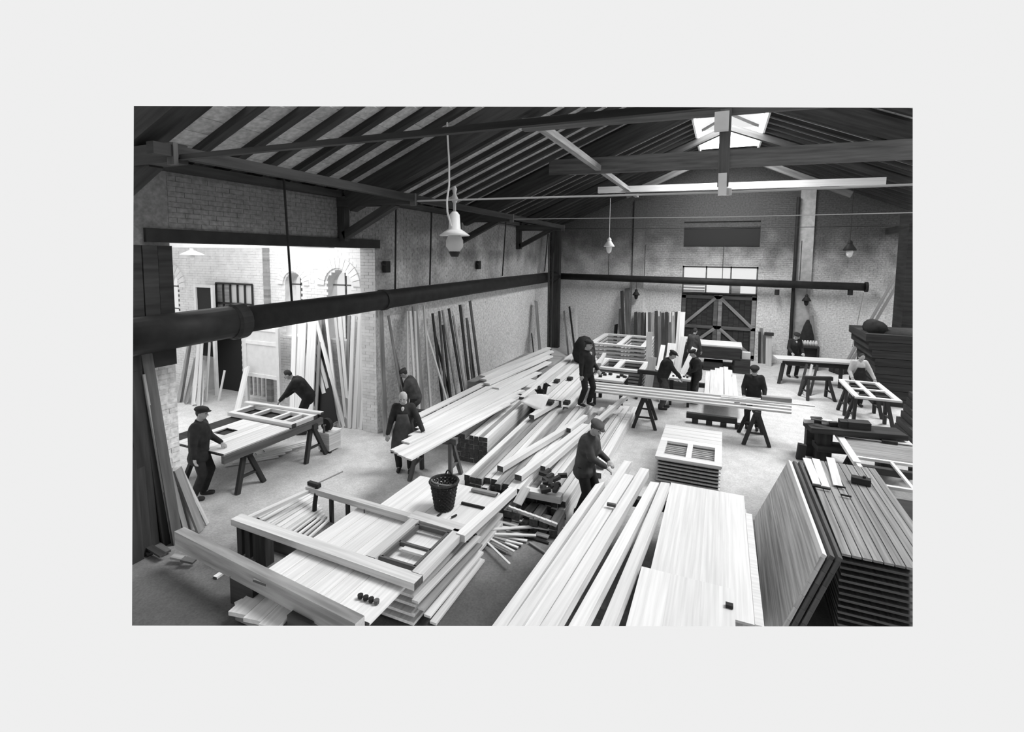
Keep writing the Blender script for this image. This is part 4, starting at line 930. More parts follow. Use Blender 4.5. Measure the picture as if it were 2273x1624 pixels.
plank('beam', G(1168, 1091, 0.4), G(1247, 1106, 0.4), 0.16, 0.12, 'pine', 'short white beam laid crosswise on ends of middle pile', 'beam', up=(0, 0, 1), end='endlite')
plank('beam', G(1172, 1103, 0.24), G(1245, 1118, 0.24), 0.16, 0.16, 'dark', 'dark beam under the short white crosswise beam', 'beam')
plank('board', G(1148, 1118, 0.32), G(1168, 1082, 0.5), 0.16, 0.03, 'pine', 'pointed white board tip hanging over the pile ends', 'plank', end='endlite')
pile(-4.3, -2.2, 7.0, 7.5, 0.0, 13, 2, 0.13, ['mid', 'dark', 'mid', 'board'], 'short dark beam end at the near foot of the middle pile', 'dark beam ends at pile foot', jit=0.2)
for k in range(9):
    c_ = V((-3.1+0.1*k, 7.05-0.02*k, 0.28)); plank('wedge', c_, c_+V((0.09, 0.02, -0.03)), 0.05, 0.05, 'pine', 'small white wedge in the row along pile foot', 'wedge', 'white wedges along the pile foot', end='endlite')
random.seed(8)
for k in range(14):
    c_ = G(1208+random.uniform(-10, 36), 1062+random.uniform(-12, 30), 0.48+random.uniform(0, 0.1)); a = random.uniform(0, 3.1)
    plank('offcut', c_, c_+V((0.16*math.cos(a), 0.16*math.sin(a), 0.02)), 0.07, 0.06, 'dark', 'dark offcut in the small heap on the pile before the young worker', 'offcut', 'dark offcuts heaped on the pile')
# boards behind, around the standing man
random.seed(41)
pile(-5.05, -3.55, 11.9, 17.6, 0.0, 9, 4, 0.17, ['pine', 'pine', 'pine2'], 'white beam in the far pile behind the sack', 'beams of the far pile', jit=0.35, skew=-0.25)
# sack and rags
sc_ = G(1190, 895, 0.7); sk_ = MB(); grid = []
for i in range(7):
    row = []
    for j in range(7):
        u_, v_ = i/6, j/6; row.append(sc_+V((-0.32+0.62*u_, -0.3+0.5*v_, 0.0-0.22*(1-v_)**2*u_+0.1*math.sin(2.4*u_)*v_+0.1)))
    grid.append(row)
for i in range(6):
    for j in range(6): sk_.quad(grid[i][j], grid[i+1][j], grid[i+1][j+1], grid[i][j+1])
o = sk_.build('cloth_sheet', 'paint', None, 'crumpled white sheet draped over the timber between the piles', 'cloth', smooth=True); md = o.modifiers.new('t', 'SOLIDIFY'); md.thickness = 0.012
random.seed(13)
rg = MB(); rc = G(1203, 868, 0.85)
for k in range(10):
    a = random.uniform(0, 6.3); rg.tube([rc+V((0.05*math.cos(a), 0.1*math.sin(a), -0.08)), rc+V((0.12*math.cos(a), 0.2*math.sin(a), 0.02+0.03*k*0.6)), rc+V((0.26*math.cos(a), 0.3*math.sin(a), 0.1))], [0.06, 0.045, 0.01], 6)
rg.build('rag_bundle', 'cloth', None, 'tangled dark rags lying behind the crumpled white sheet', 'rags')
for (px, py) in ((1236, 845), (1265, 840), (1222, 892), (1195, 830), (1258, 893)):
    c_ = G(px, py, 0.72); tag(MB().box(c_, (0.07, 0, 0), (0, 0.1, 0), (0, 0, 0.04)).build('offcut', 'dark'), 'small dark offcut on the far pile of white beams', 'offcut', 'dark offcuts on the far pile')
random.seed(17)
# heap of laths on the floor
def px_lath(a, b_, w_=0.035, z=0.03, m='pine', t_=0.02): plank('lath', G(*a, z), G(*b_, z), w_, t_, m, 'thin lath in the loose heap on floor below the pile', 'plank', 'laths in the loose floor heap', end='endlite')
for a, b_, w_, z in (((1075, 1136), (1100, 1151), .04, .12), ((1095, 1146), (1180, 1160), .05, .1), ((1095, 1152), (1150, 1166), .09, .08), ((1045, 1165), (1072, 1180), .04, .1), ((1070, 1176), (1190, 1168), .06, .12), ((1180, 1168), (1238, 1177), .05, .12), ((1070, 1184), (1190, 1188), .05, .08),
                     ((1045, 1182), (1068, 1184), .05, .05), ((1062, 1184), (1132, 1252), .03, .09), ((1078, 1190), (1142, 1224), .035, .07), ((1080, 1188), (1160, 1208), .04, .05), ((1085, 1186), (1170, 1200), .05, .03), ((1190, 1183), (1218, 1191), .08, .05), ((1078, 1156), (1100, 1166), .05, .05), ((1120, 1152), (1200, 1166), .04, .06), ((1105, 1140), (1170, 1155), .04, .1), ((1060, 1180), (1150, 1215), .04, .03)):
    px_lath(a, b_, w_, z)
for k in range(16):
    x, y = 1075+random.uniform(0, 120), 1150+random.uniform(0, 55); px_lath((x, y), (x+random.uniform(30, 80), y+random.uniform(0, 26)), random.uniform(0.03, 0.05), random.uniform(0.01, 0.06), random.choice(['mid', 'board', 'pine2', 'dark']))

# ------------------------------------------------------------------ near beams in the centre
def wbeam(e0a, e0b, f0a, f0b, z, label, t_=0.13, m='pine'):
    a, b_ = G(*e0a, z), G(*e0b, z); c1, d1 = G(*f0a, z), G(*f0b, z); mb = MB()
    dx = (c1-a).normalized(); ext = -0.7
    mb.prism([a+dx*ext, b_+(d1-b_).normalized()*ext, d1, c1], (0, 0, -t_)); o = mb.build('long_beam', m, None, label, 'beam')
    uv = o.data.uv_layers[0].data                # grain along the length
    for lp_ in o.data.loops:
        v = o.data.vertices[lp_.vertex_index].co; uv[lp_.index].uv = (v.y+v.x*0.2, v.x-v.y*dx.x/dx.y+v.z)
BZ = 0.95
wbeam((1091, 1390), (1123, 1390), (1322, 1074), (1343, 1068), BZ, 'long white beam at left edge of the near row, tip at the worker hands')
wbeam((1126, 1390), (1158, 1390), (1386, 1021), (1402, 1024), BZ+0.02, 'second long white beam of the near row, reaching furthest back')
wbeam((1161, 1390), (1196, 1390), (1385, 1050), (1407, 1055), BZ-0.02, 'third long white beam of the near row, small block lying on it')
wbeam((1198, 1390), (1236, 1390), (1422, 1037), (1441, 1041), BZ, 'fourth long white beam of the near row, left of the dark gap')
wbeam((1261, 1390), (1297, 1390), (1444, 1068), (1463, 1071), BZ, 'fifth long white beam, alone between two dark gaps')
wbeam((1331, 1390), (1363, 1390), (1467, 1069), (1487, 1072), BZ, 'rightmost long white beam beside the big white panels')
sawhorse('low dark trestle under far ends of near white beams', (-1.05, 7.2, 0), 0.05, 1.1, BZ-0.15)
sawhorse('low dark trestle under near ends of near white beams', (-0.75, 4.75, 0), 0.0, 1.5, BZ-0.15)
c_ = G(1357, 1123, BZ+0.01); tag(MB().box(c_+V((0, 0, 0.02)), (0.06, 0.0, 0), (0, 0.02, 0), (0, 0, 0.02)).build('marking_gauge', 'mid'), 'small dark marking gauge lying on the near white beams', 'tool')

# ------------------------------------------------------------------ white panels right of the beams
PZ = 0.82
slab_panel('wall_panel', 'large grained wooden panel with clipped corner right of the near beams', 'panel', -0.62, 0.43, 5.0, 7.8, PZ, 0.05, 4, 'pine', gap=0.0005, end='endlite')
abox(0.43, 0.51, 5.0, 7.25, PZ+0.005, PZ+0.045).build('edge_strip', 'pine', None, 'narrow edge strip along right side of large grained panel', 'strip')
slab_panel('wall_panel', 'nearest smooth wooden panel overlapping the large grained panel', 'panel', -0.71, 0.25, 3.6, 5.38, PZ+0.06, 0.05, 3, 'pine', gap=0.0005, end='endlite')
for k in range(5): slab_panel('wall_panel', '%s panel from the floor under the large grained panel' % ORD[k], 'panel', -0.60, 0.46, 4.2+0.02*k, 7.7-0.02*k, 0.06+0.155*k, 0.08, 1, 'pine2' if k > 3 else 'mid', group='panels under the large grained panel')
c_ = G(1619, 1343, PZ+0.12); tag(MB().box(c_, (0.035, 0, 0), (0, 0.025, 0), (0, 0, 0.015)).build('wood_block', 'dark'), 'tiny dark block on the nearest smooth panel', 'block')

# ------------------------------------------------------------------ stack with window panel, centre right
for k in range(7):
    slab_panel('wall_panel', '%s panel from the floor in the low stack behind near beams' % ORD[k], 'panel', -1.06+0.01*(k % 2), 0.12, 9.62, 11.4, 0.015+0.07*k, 0.036, 1, 'pine', group='panels within the low centre stack', end='endlite')
    if k < 6: tag(abox(-1.02, 0.08, 9.66, 11.36, 0.052+0.07*k, 0.084+0.07*k).build('shade_filler', 'gap'), '%s dark shade filler from the floor between panels of low centre stack' % ORD[k], 'shade_filler', 'shade fillers of the low centre stack')  # dark sheet in each gap, shade between panels put into colour
tp_ = thing('wall_panel', 'white wall panel with two window openings, topmost of the low stack', 'panel', (-0.47, 10.5, 0.51))
z = 0.51; t_ = 0.05
def bx(nm, x0, x1, y0, y1, m='pine', z0=z, z1=z+t_, root=tp_): abox(x0, x1, y0, y1, z0, z1).build(nm, m, root)
bx('rail', -1.07, 0.13, 9.5, 9.68); bx('stile', -1.07, -0.93, 9.68, 10.42); bx('stile', -0.52, -0.42, 9.68, 10.42); bx('stile', 0.0, 0.13, 9.68, 10.42); bx('rail', -1.07, 0.13, 10.42, 10.62)
for i in range(4): bx('board', -1.07, 0.13, 10.63+0.21*i, 10.83+0.21*i)
for i in range(4): bx('slat', -0.93, -0.52, 9.7+0.19*i, 9.76+0.19*i, 'board', z-0.02, z); bx('slat', -0.42, 0.0, 9.7+0.19*i, 9.76+0.19*i, 'board', z-0.02, z)

# ------------------------------------------------------------------ leaning panels and grooved stack at the right
SZ = 1.0; SX0, SX1, SY0, SY1 = 1.40, 2.42, 6.42, 9.35
for k in range(12):
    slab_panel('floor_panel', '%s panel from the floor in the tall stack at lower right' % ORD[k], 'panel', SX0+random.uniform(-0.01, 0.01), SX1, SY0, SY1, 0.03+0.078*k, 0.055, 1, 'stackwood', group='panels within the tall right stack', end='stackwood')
gp = slab_panel('floor_panel', 'grooved floor panel of narrow boards, topmost of the tall right stack', 'panel', SX0, SX1, SY0, SY1, SZ-0.03, 0.05, 10, 'groove', gap=0.012, end='groove')
abox(SX0+0.02, SX1-0.02, SY0+0.05, SY1-0.05, SZ-0.032, SZ-0.024).build('backing', 'gap', gp)
T2 = SZ+0.022
for (a, b_, c1, d1, lb) in (((1781, 1018), (1800, 1020), (1806, 1075), (1822, 1078), 'white board on the grooved stack, leftmost of the loose ones'), ((1801, 1018), (1820, 1022), (1825, 1080), (1840, 1084), 'white board on grooved stack beside the leftmost one'), ((1833, 1015), (1853, 1020), (1852, 1078), (1868, 1082), 'white board on the grooved stack, rightmost of the loose ones')):
    A, B, Cc, D = G(*a, T2), G(*b_, T2), G(*c1, T2), G(*d1, T2); plank('loose_board', (Cc+D)/2+V((0, 0, 0.01)), (A+B)/2+V((0, 0, 0.01)), (B-A).length*0.9, 0.02, 'pine', lb, 'plank', end='endlite')
for (a, b_, lb) in (((1801, 1077), (1843, 1086), 'dark iron bar at front ends of the loose white boards'), ((1855, 1078), (1877, 1082), 'short dark iron bar beside the rightmost loose board'), ((1866, 1097), (1890, 1102), 'small dark chisel lying on the grooved stack')):
    plank('iron_bar', G(*a, T2+0.02), G(*b_, T2+0.02), 0.02, 0.02, 'iron', lb, 'tool', end=None)
c_ = G(1911, 1066, T2+0.04); t = thing('hand_tool', 'dark boxy wooden plane resting on the grooved panel stack', 'tool', c_); MB().box(c_, (0.12, -0.02, 0), (0.01, 0.06, 0), (0, 0, 0.045)).build('body', 'dark', t); MB().lathe(c_+V((0.04, 0, 0.045)), [(0.02, 0), (0.024, 0.03), (0.0, 0.04)], 8).build('knob', 'dark', t)
# panels leaning on the stack, faces to the left
def leaner(off, m, label, t_=0.05):
    t0, t1 = V((1.18+off, 6.08, 1.08)), V((1.14+off, 8.8, 1.08))
    b0, b1 = V((0.66+off, 5.72, 0.0)), V((0.71+off, 8.85, 0.0))
    r = thing('wall_panel', label, 'panel', (b0+b1)/2); n = 8; dn = (b1-b0).cross(t0-b0).normalized()
    if dn.x > 0: dn = -dn
    for i in range(n):
        a, b_ = i/n, (i+1)/n-0.002
        # boards run up the slope along the panel's length
        lo0, lo1 = b0.lerp(t0, a), b1.lerp(t1, a); hi0, hi1 = b0.lerp(t0, b_), b1.lerp(t1, b_)
        MB().prism([lo0, lo1, hi1, hi0], dn*t_).build('board', m, r)
    MB().beam(t0+dn*t_/2+V((0, 0, 0.01)), t1+dn*t_/2+V((0, 0, 0.01)), 0.07, 0.05, up=dn).build('edge_strip', 'pine' if off == 0 else 'mid', r)
    return r
leaner(0.0, 'leanboard', 'big wooden panel leaning its face left against the grooved stack')
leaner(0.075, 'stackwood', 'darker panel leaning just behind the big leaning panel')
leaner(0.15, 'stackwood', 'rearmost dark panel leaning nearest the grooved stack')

# ------------------------------------------------------------------ right: bench, frames, dark stacks
wb = thing('workbench', 'dark heavy workbench with thick top at right of hall', 'workbench', (2.4, 12.1, 0))
MB().beam((1.83, 12.0, 0.76), (3.6, 12.3, 0.76), 0.5, 0.11).build('bench_top', 'dark', wb)
for x in (2.15, 3.3): MB().beam((x, 12.1, 0.7), (x, 12.1, 0.0), 0.26, 0.4, up=(0, 1, 0)).build('leg', 'dark', wb)
MB().beam((2.0, 12.0, 0.36), (3.4, 12.2, 0.36), 0.4, 0.12).build('lower_shelf', 'dark', wb)
for i, (px, py, s_, m) in enumerate(((1812, 934, 0.07, 'dark'), (1795, 936, 0.06, 'pine'), (1835, 939, 0.06, 'pine2'), (1850, 943, 0.05, 'iron'), (1885, 945, 0.12, 'dark'), (1905, 947, 0.13, 'dark'))):
    c_ = G(px, py, 0.84); tag(MB().box(c_+V((0, 0, 0.03)), (s_*1.6, 0.03, 0), (0, s_, 0), (0, 0, s_*0.7)).build('bench_clutter', m), ['dark upright block near left end of the dark workbench top', 'pale offcut at far left end of dark workbench top', 'pale offcut right of the dark block on workbench top', 'small iron piece mid-way along the dark workbench top', 'large dark box on the right half of dark workbench', 'rightmost large dark box on the dark workbench'][i], 'tool', 'clutter on the dark workbench')
plank('straightedge', G(1800, 929, 0.94), G(1835, 935, 0.94), 0.05, 0.02, 'mid', 'thin strip lying across the clutter on dark workbench', 'strip')
q = G(1780, 1030); plank('dark_post', (q.x, q.y+0.3, 0), (q.x+0.03, q.y+0.3, top_at(V((q.x, q.y+0.3, 0)), 985)), 0.16, 0.12, 'dark', 'short dark post standing behind the leaning panel top', 'post', up=(0, 1, 0))
q = G(1808, 1060); tag(abox(q.x, q.x+0.5, q.y+1.2, q.y+1.5, 0, 0.6).build('dark_crate', 'dark'), 'dark crate behind the grooved stack below the workbench', 'crate')
# frames piled under/behind: boarded panel and an open frame
slab_panel('wall_panel', 'white-edged boarded panel lying right of the dark workbench', 'panel', 2.45, 3.72, 10.95, 12.1, 0.6, 0.05, 7, 'groove', along='x')
abox(2.38, 2.5, 10.5, 12.2, 0.6, 0.67).build('edge_board', 'pine', None, 'white edge board at left side of the boarded panel', 'plank'); abox(2.5, 3.7, 11.95, 12.2, 0.652, 0.67).build('edge_board', 'pine', None, 'white board along back edge of the boarded panel', 'plank')
frame('wall_frame', 'open pale frame in front of the boarded panel at right', 'frame', 2.42, 3.9, 9.6, 10.9, 0.6, 0.05, 0.07, 'pine', bars_x=(3.05,), bw=0.05)
sawhorse('dark trestle carrying the open pale frame at right', (3.1, 10.6, 0), 0.0, 1.2, 0.59)
sawhorse('dark trestle carrying the boarded panel at right', (3.1, 11.6, 0), 0.0, 1.2, 0.59)
# window frame on trestle, man behind
wfm = frame('window_frame', 'white four-light window frame lying on trestle before bare-armed man', 'frame', 3.27, 4.28, 14.75, 16.75, 0.83, 0.05, 0.13, 'pine', bars_x=(3.72,), bars_y=(15.75,), bw=0.1)
sawhorse('dark trestle under the white four-light window frame', (3.75, 15.3, 0), 0.1, 0.95, 0.82)
sawhorse('dark trestle under far end of four-light frame', (3.75, 16.3, 0), 0.1, 0.95, 0.82)
# dark stack at far right
dk_ = thing('dark_stack', 'tall dark covered stack of boards at right edge of hall', 'stack', (5.6, 16.5, 0))
random.seed(3)
q = OY(1912, 800, 18.0); X0 = q.x
ZT = OY(1960, 742, 17.6).z; nl = 9; hh = ZT/nl
for k in range(nl):
    xa = OY(1945 if k < 5 else 1945-7*(k-4), 800, 17.6).x
    abox(xa+random.uniform(-0.03, 0.05), 7.3, 17.6, 19.8, k*hh, (k+1)*hh-0.012).build('board_layer', 'dark', dk_)
q = OY(1942, 742, 18.2); MB().tube([V((q.x, 17.9, ZT+0.1)), V((q.x, 18.6, ZT+0.1))], 0.26, 12).build('cloth_roll', 'cloth', dk_, smooth=True)
q = OY(1975, 742, 18.2); MB().lathe(V((q.x+0.2, 18.3, ZT-0.02)), [(0.6, 0), (0.55, 0.08), (0.2, 0.14), (0, 0.15)], 12).build('cloth_heap', 'cloth', dk_, smooth=True)
d2 = thing('dark_stack', 'dark heap of stacked timber at right edge beside the workbench', 'stack', (4.4, 12.9, 0))
for k in range(8):
    abox(3.85+0.05*k+random.uniform(0, 0.06), 6.2, 12.9, 14.2, k*0.16, 0.15+k*0.16).build('board_layer', 'dark', d2)
d3 = thing('dark_stack', 'dark timber stack at right edge below the open pale frame', 'stack', (4.6, 10.6, 0))
for k in range(5): abox(3.95+random.uniform(0, 0.06), 6.0, 9.0, 12.4, k*0.12, 0.11+k*0.12).build('board_layer', 'dark', d3)
d4 = thing('dark_stack', 'dark timber stack right of the grooved panel stack', 'stack', (3.2, 8, 0))
for k in range(5): abox(2.62+random.uniform(0, 0.06), 4.2, 6.2, 9.3, k*0.12, 0.11+k*0.12).build('board_layer', 'dark', d4)

# ------------------------------------------------------------------ boards on trestles across the middle
for i, (a, b_, w_, z, m, lb) in enumerate((((1299, 848), (1756, 893), 0.12, 0.92, 'pine', 'rear'), ((1302, 854), (1756, 901), 0.14, 0.90, 'pine', 'second'), ((1305, 860), (1756, 908), 0.10, 0.88, 'pine', 'middle'), ((1312, 867), (1756, 915), 0.12, 0.86, 'pine2', 'front'))):
    plank('long_board', G(*a, z), G(*b_, z), w_, 0.045, m, lb+' long board of the bundle laid across the middle trestles', 'plank', end='endgrain_shade')
plank('long_board', G(1600, 880, 0.97), G(1808, 901, 0.93), 0.07, 0.03, 'pine', 'thin pale board sticking out furthest right from the bundle', 'plank', end='endlite')
plank('thick_plank', G(1690, 884, 0.98), G(1756, 890, 0.98), 0.16, 0.14, 'board', 'thick grey plank end beside the broad-backed man', 'plank')
sawhorse('dark A-shaped trestle under middle boards, left one', (-1.75, 12.95, 0), math.pi/2+0.1, 0.9, 0.82)
sawhorse('dark A-shaped trestle under middle boards by the broad-backed man', (0.85, 12.9, 0), math.pi/2+0.1, 0.9, 0.82)
for k in range(3):
    c_ = G(1630+k*14, 893+k*3, 0.93); plank('pincers', c_, c_+V((0.12, 0.03, 0.0)), 0.02, 0.015, 'iron', 'small dark hand tool on the middle long boards', 'tool', 'hand tools on the middle boards', end=None)
# white boards fan behind
for i, (a, b_) in enumerate((((1568, 895), (1572, 826)), ((1579, 896), (1582, 822)), ((1591, 897), (1592, 818)), ((1602, 898), (1602, 816)), ((1613, 899), (1611, 815)), ((1624, 899), (1620, 822)), ((1634, 899), (1628, 832)))):
    plank('board', G(*a, 0.35), G(*b_, 0.35), 0.15, 0.05, 'pine', '%s white board from the left in the neat row behind middle trestles' % ORD[i], 'plank', 'white boards in neat row', end='endlite')
for (y, lb) in ((13.6, 'dark bearer beam under near ends of the white board row'), (17.5, 'dark bearer beam under far ends of the white board row')):
    plank('bearer', (-0.75, y, 0.19 if y < 15 else 0.07), (0.5, y, 0.19 if y < 15 else 0.07), 0.14, 0.14, 'dark', lb, 'beam')
for k in range(4): plank('support_block', (-0.6+0.35*k, 13.6, 0.06), (-0.45+0.35*k, 13.6, 0.06), 0.2, 0.12, 'dark', 'small dark block under the near bearer beam', 'block', 'blocks under near bearer beam')
for k_, (a, b_, w_) in enumerate((((1462, 812), (1472, 766), 0.16), ((1483, 840), (1492, 762), 0.28), ((1498, 845), (1517, 748), 0.2), ((1508, 846), (1542, 772), 0.18), ((1478, 842), (1483, 790), 0.16))):
    b0 = G(*a, 0.5)
    if b0.y > 17.3: b0 = OY(a[0], a[1], 17.2); b0.z = 0.5
    plank('plank', b0, OY(b_[0], b_[1], b0.y+0.9), w_, 0.03, 'pine', ['first and leftmost', 'broad second', 'third', 'rightmost', 'short front'][k_]+' of the white planks slanting up behind two sawing men', 'plank', 'white planks slanting behind two men', up=(0, 1, 0), end='endlite')
tag(abox(-2.4, -0.6, 16.6, 17.4, 0, 0.5).build('low_table', 'mid'), 'low dull table under the slanting white planks', 'table')
# their trestle
sawhorse('dark trestle at which two men saw, left part', (-1.95, 15.4, 0), 0.0, 0.8, 0.88)
bt = thing('saw_table', 'small pale-topped table between two sawing men', 'table', (-1.1, 15.2, 0)); abox(-1.35, -0.75, 14.9, 15.5, 0.78, 0.84).build('table_top', 'pine', bt)
for x in (-1.3, -0.8):
    for y in (14.95, 15.45): MB().beam((x, y, 0), (x, y, 0.78), 0.07, 0.07, up=(0, 1, 0)).build('leg', 'dark', bt)
for k in range(5): c_ = V((-1.28+0.1*k, 15.1+0.05*(k % 2), 0.86)); plank('offcut', c_, c_+V((0.06, 0, 0)), 0.05, 0.04, 'dark', 'dark little block on the table between sawing men', 'offcut', 'blocks on the sawing table')
# small table with clutter beside standing man
tb = thing('side_table', 'small cluttered pale table right of the man standing in timber', 'table', (-3.0, 14.4, 0)); abox(-3.45, -2.55, 14.0, 14.9, 0.74, 0.8).build('table_top', 'pine', tb)
for x in (-3.4, -2.6):
    for y in (14.05, 14.85): MB().beam((x, y, 0), (x, y, 0.74), 0.1, 0.08, up=(0, 1, 0)).build('leg', 'dark', tb)
MB().beam((-3.4, 14.05, 0.6), (-2.6, 14.05, 0.6), 0.04, 0.22).build('apron_board', 'dark', tb)
random.seed(6)
for k in range(9): c_ = V((-3.4+random.uniform(0, 0.8), 14.1+random.uniform(0, 0.7), 0.83)); plank('offcut', c_, c_+V((0.1, random.uniform(-0.05, 0.05), 0)), 0.07, 0.06, 'dark', 'dark offcut on the small cluttered table', 'offcut', 'offcuts on the cluttered table')
for (a, b_) in (((1300, 815), (1318, 780)), ((1330, 808), (1342, 785))): plank('short_beam', G(*a, 0.85), G(*b_, 1.0), 0.12, 0.08, 'pine', 'short white beam sticking up beside man standing in timber', 'beam', 'short beams by the standing man', end='endlite')
# stacks of frames behind
for k in range(7):
    frame('window_frame', '%s frame from the floor in rear tall stack left of gate' % ORD[k], 'frame', -4.6, -2.5, 18.0, 20.6, 0.2+0.145*k, 0.07, 0.2, 'pine' if k == 6 else 'pine2', bars_x=(-3.5,), group='frames in rear tall stack')
for k in range(6):
    frame('window_frame', '%s frame from the floor in front low stack behind cluttered table' % ORD[k], 'frame', -3.9, -2.25, 16.0, 17.6, 0.05+0.115*k, 0.07, 0.2, 'pine' if k == 5 else 'board', bars_x=(-3.2,), group='frames in front low stack')
b0 = V((-2.35, 17.8, 0)); plank('tall_board', b0, V((-2.35, 17.85, top_at(b0, 737))), 0.2, 0.04, 'pine', 'white upright board at right end of frame stacks', 'plank', up=(0, 1, 0), end='endlite')
b0 = V((-2.1, 15.9, 0)); plank('tall_board', b0, V((-1.98, 16.0, 1.2)), 0.25, 0.04, 'pine', 'lower white upright board before the frame stacks', 'plank', up=(0, 1, 0), end='endlite')
# big dark table before the gate
gt = thing('gate_table', 'big dark boxed table heaped with white sheets before the gate', 'table', (0.0, 20.9, 0))
abox(-1.45, 0.75, 20.2, 21.6, 0.5, 0.95).build('table_box', 'dark', gt)
for x in (-1.35, 0.5): abox(x, x+0.15, 20.25, 20.4, 0, 0.5).build('leg', 'dark', gt); abox(x, x+0.15, 21.4, 21.55, 0, 0.5).build('leg', 'dark', gt)
abox(-0.8, 0.8, 20.3, 21.5, 0.96, 1.02).build('paper_stack', 'paint', None, 'white sheets on the dark table before the gate', 'sheets'); abox(-1.5, -1.0, 20.9, 21.5, 0.96, 1.1).build('paper_stack', 'paint', None, 'smaller white heap at left end of the dark gate table', 'sheets')
tag(abox(0.8, 1.1, 20.4, 20.7, 0.55, 0.8).build('white_box', 'paint'), 'small white box at right end of dark gate table', 'box')
tag(abox(0.55, 1.1, 20.2, 21.5, 0.0, 0.55).build('dark_box', 'dark'), 'dark box under the small white box by the gate table', 'box')
q = G(1573, 822); tag(abox(q.x-0.2, q.x+0.5, q.y, q.y+0.6, 0, 0.35).build('dark_chest', 'dark'), 'dark chest on the floor in front of the gate table', 'chest')
q = G(1605, 815); tag(abox(q.x-0.2, q.x+0.6, q.y, q.y+0.5, 0, 0.14).build('white_stack', 'pine'), 'low pale stack on the floor before the gate table', 'stack')
# table of the far man, right
ft = thing('work_table', 'long pale-topped work table with dark legs at back right', 'table', (2.9, 19.9, 0))
MB().beam((1.85, 19.6, 0.85), (4.5, 19.9, 0.85), 0.7, 0.06).build('table_top', 'pine', ft)
MB().beam((2.2, 19.6, 0.72), (4.2, 19.85, 0.72), 0.5, 0.14).build('apron_board', 'dark', ft)
for x, y in ((2.1, 19.4), (2.2, 19.95), (3.9, 19.6), (4.0, 20.1)): MB().beam((x, y, 0.7), (x-0.12 if x < 3 else x-0.05, y-0.2, 0), 0.1, 0.1, up=(0, 1, 0)).build('leg', 'dark', ft)
sawhorse('dark trestle standing empty on open floor at right', (2.9, 17.6, 0), 0.3, 0.85, 0.72)
for k in range(3): b0 = V((2.45+0.15*k, 17.9, 0)); plank('batten', b0, b0+V((0.3, 0.9, 0.85)), 0.07, 0.04, 'dark' if k != 1 else 'pine2', 'batten leaning towards the empty trestle at right', 'batten', 'battens by the empty trestle', up=(0, 1, 0))
q = OY(1793, 785, 22.0); sh_ = thing('wall_shelf', 'dark low shelf against back wall right of the pilaster', 'shelf', (q.x, 22.2, 0))
x0, x1 = OY(1768, 780, 22.2).x, OY(1818, 780, 22.2).x
abox(x0, x1, 22.1, 22.6, 0.88, 0.94).build('shelf_board', 'dark', sh_); abox(x0, x1, 22.3, 22.6, 0.1, 0.86).build('back_board', 'dark', sh_)
for x in (x0, x1-0.08): abox(x, x+0.08, 22.1, 22.3, 0, 0.88).build('leg', 'dark', sh_)
for k in range(7):
    c_ = V((x0+0.1+(x1-x0-0.2)*k/6, 22.3, 0.94)); MB().lathe(c_, [(0.0, 0), (0.055, 0), (0.06, 0.14), (0.035, 0.18), (0.035, 0.22), (0, 0.22)], 10).build('jar', 'paint', None, 'small white jar in the row on the dark shelf', 'jar', 'white jars on the dark shelf', smooth=True)
q = OY(1791, 760, 22.7); co = MB(); co.lathe((q.x, 22.75, 1.0), [(0.28, 0.0), (0.24, 0.3), (0.14, 0.7), (0.05, 0.92), (0.0, 0.95)], 12); co.build('hanging_coat', 'cloth', None, 'dark coat hanging in a cone shape on the back wall', 'coat', smooth=True)
q = OY(1864, 810, 21.9); tag(abox(q.x-0.2, q.x+0.35, 21.9, 22.3, 0, 0.28).build('scrap_heap', 'dark'), 'dark scrap heap at the foot of the slanting poles', 'scrap')
plank('timber', G(1845, 818, 0.1), G(1868, 826, 0.1), 0.2, 0.2, 'dark', 'short dark log near foot of the slanting poles', 'timber')

# ------------------------------------------------------------------ the workers
def at_foot(px, py): g = G(px, py); return (g.x, g.y)
f1 = at_foot(447, 1104)
person('boy in flat cap standing at the near end of the annex bench', f1, math.radians(35), 1.66, lean=0.03, hands=((0.33, 0.12, 0.98), (0.02, -0.27, 0.78)), coat='cloth', legs='cloth', head_turn=-0.1, head_nod=0.12, coat_len=0.12)
person('dark-haired man bending over the far side of the annex bench', (-9.35, 8.75), math.radians(215), 1.74, lean=0.62, hands=((0.5, 0.14, 0.86), (0.45, -0.2, 0.86)), cap=False, head_nod=0.3)
f3 = at_foot(898, 1046)
person('white-haired man in apron and dark jacket reaching over the long white boards', (f3[0], f3[1]), math.radians(-62), 1.68, lean=0.12, hands=((0.28, 0.42, 0.93), (0.24, -0.3, 0.85)), cap=False, apron='cloth2', collar=True, hair='greyhair', head_nod=0.15)
f4 = OX(958, 830, -7.0)
person('stooping man in grey coat before the leaning dark poles', (-6.95, 9.9), math.radians(205), 1.66, lean=0.35, hands=((0.3, 0.15, 0.8), (0.3, -0.15, 0.8)), coat='cloth2', cap=True, head_nod=0.4)
g = G(1300, 900, 0.5)
person('man in dark suit with white collar standing beside the timber piles', (g.x, g.y), math.radians(-30), 1.74, lean=0.03, hands=((0.22, 0.2, 0.95), (0.12, -0.3, 0.8)), cap=True, collar=True, z0=0.5, head_turn=0.1, head_nod=0.1)
g = G(1318, 1170)
person('young worker in flat cap guiding the near white beams', (-1.98, 7.75), math.radians(-12), 1.74, lean=0.2, hands=((0.34, 0.1, 1.02), (0.37, -0.06, 0.98)), coat='cloth2', legs='cloth', coat_len=0.1, head_turn=-0.25, head_nod=0.35)
f7 = at_foot(1674, 955)
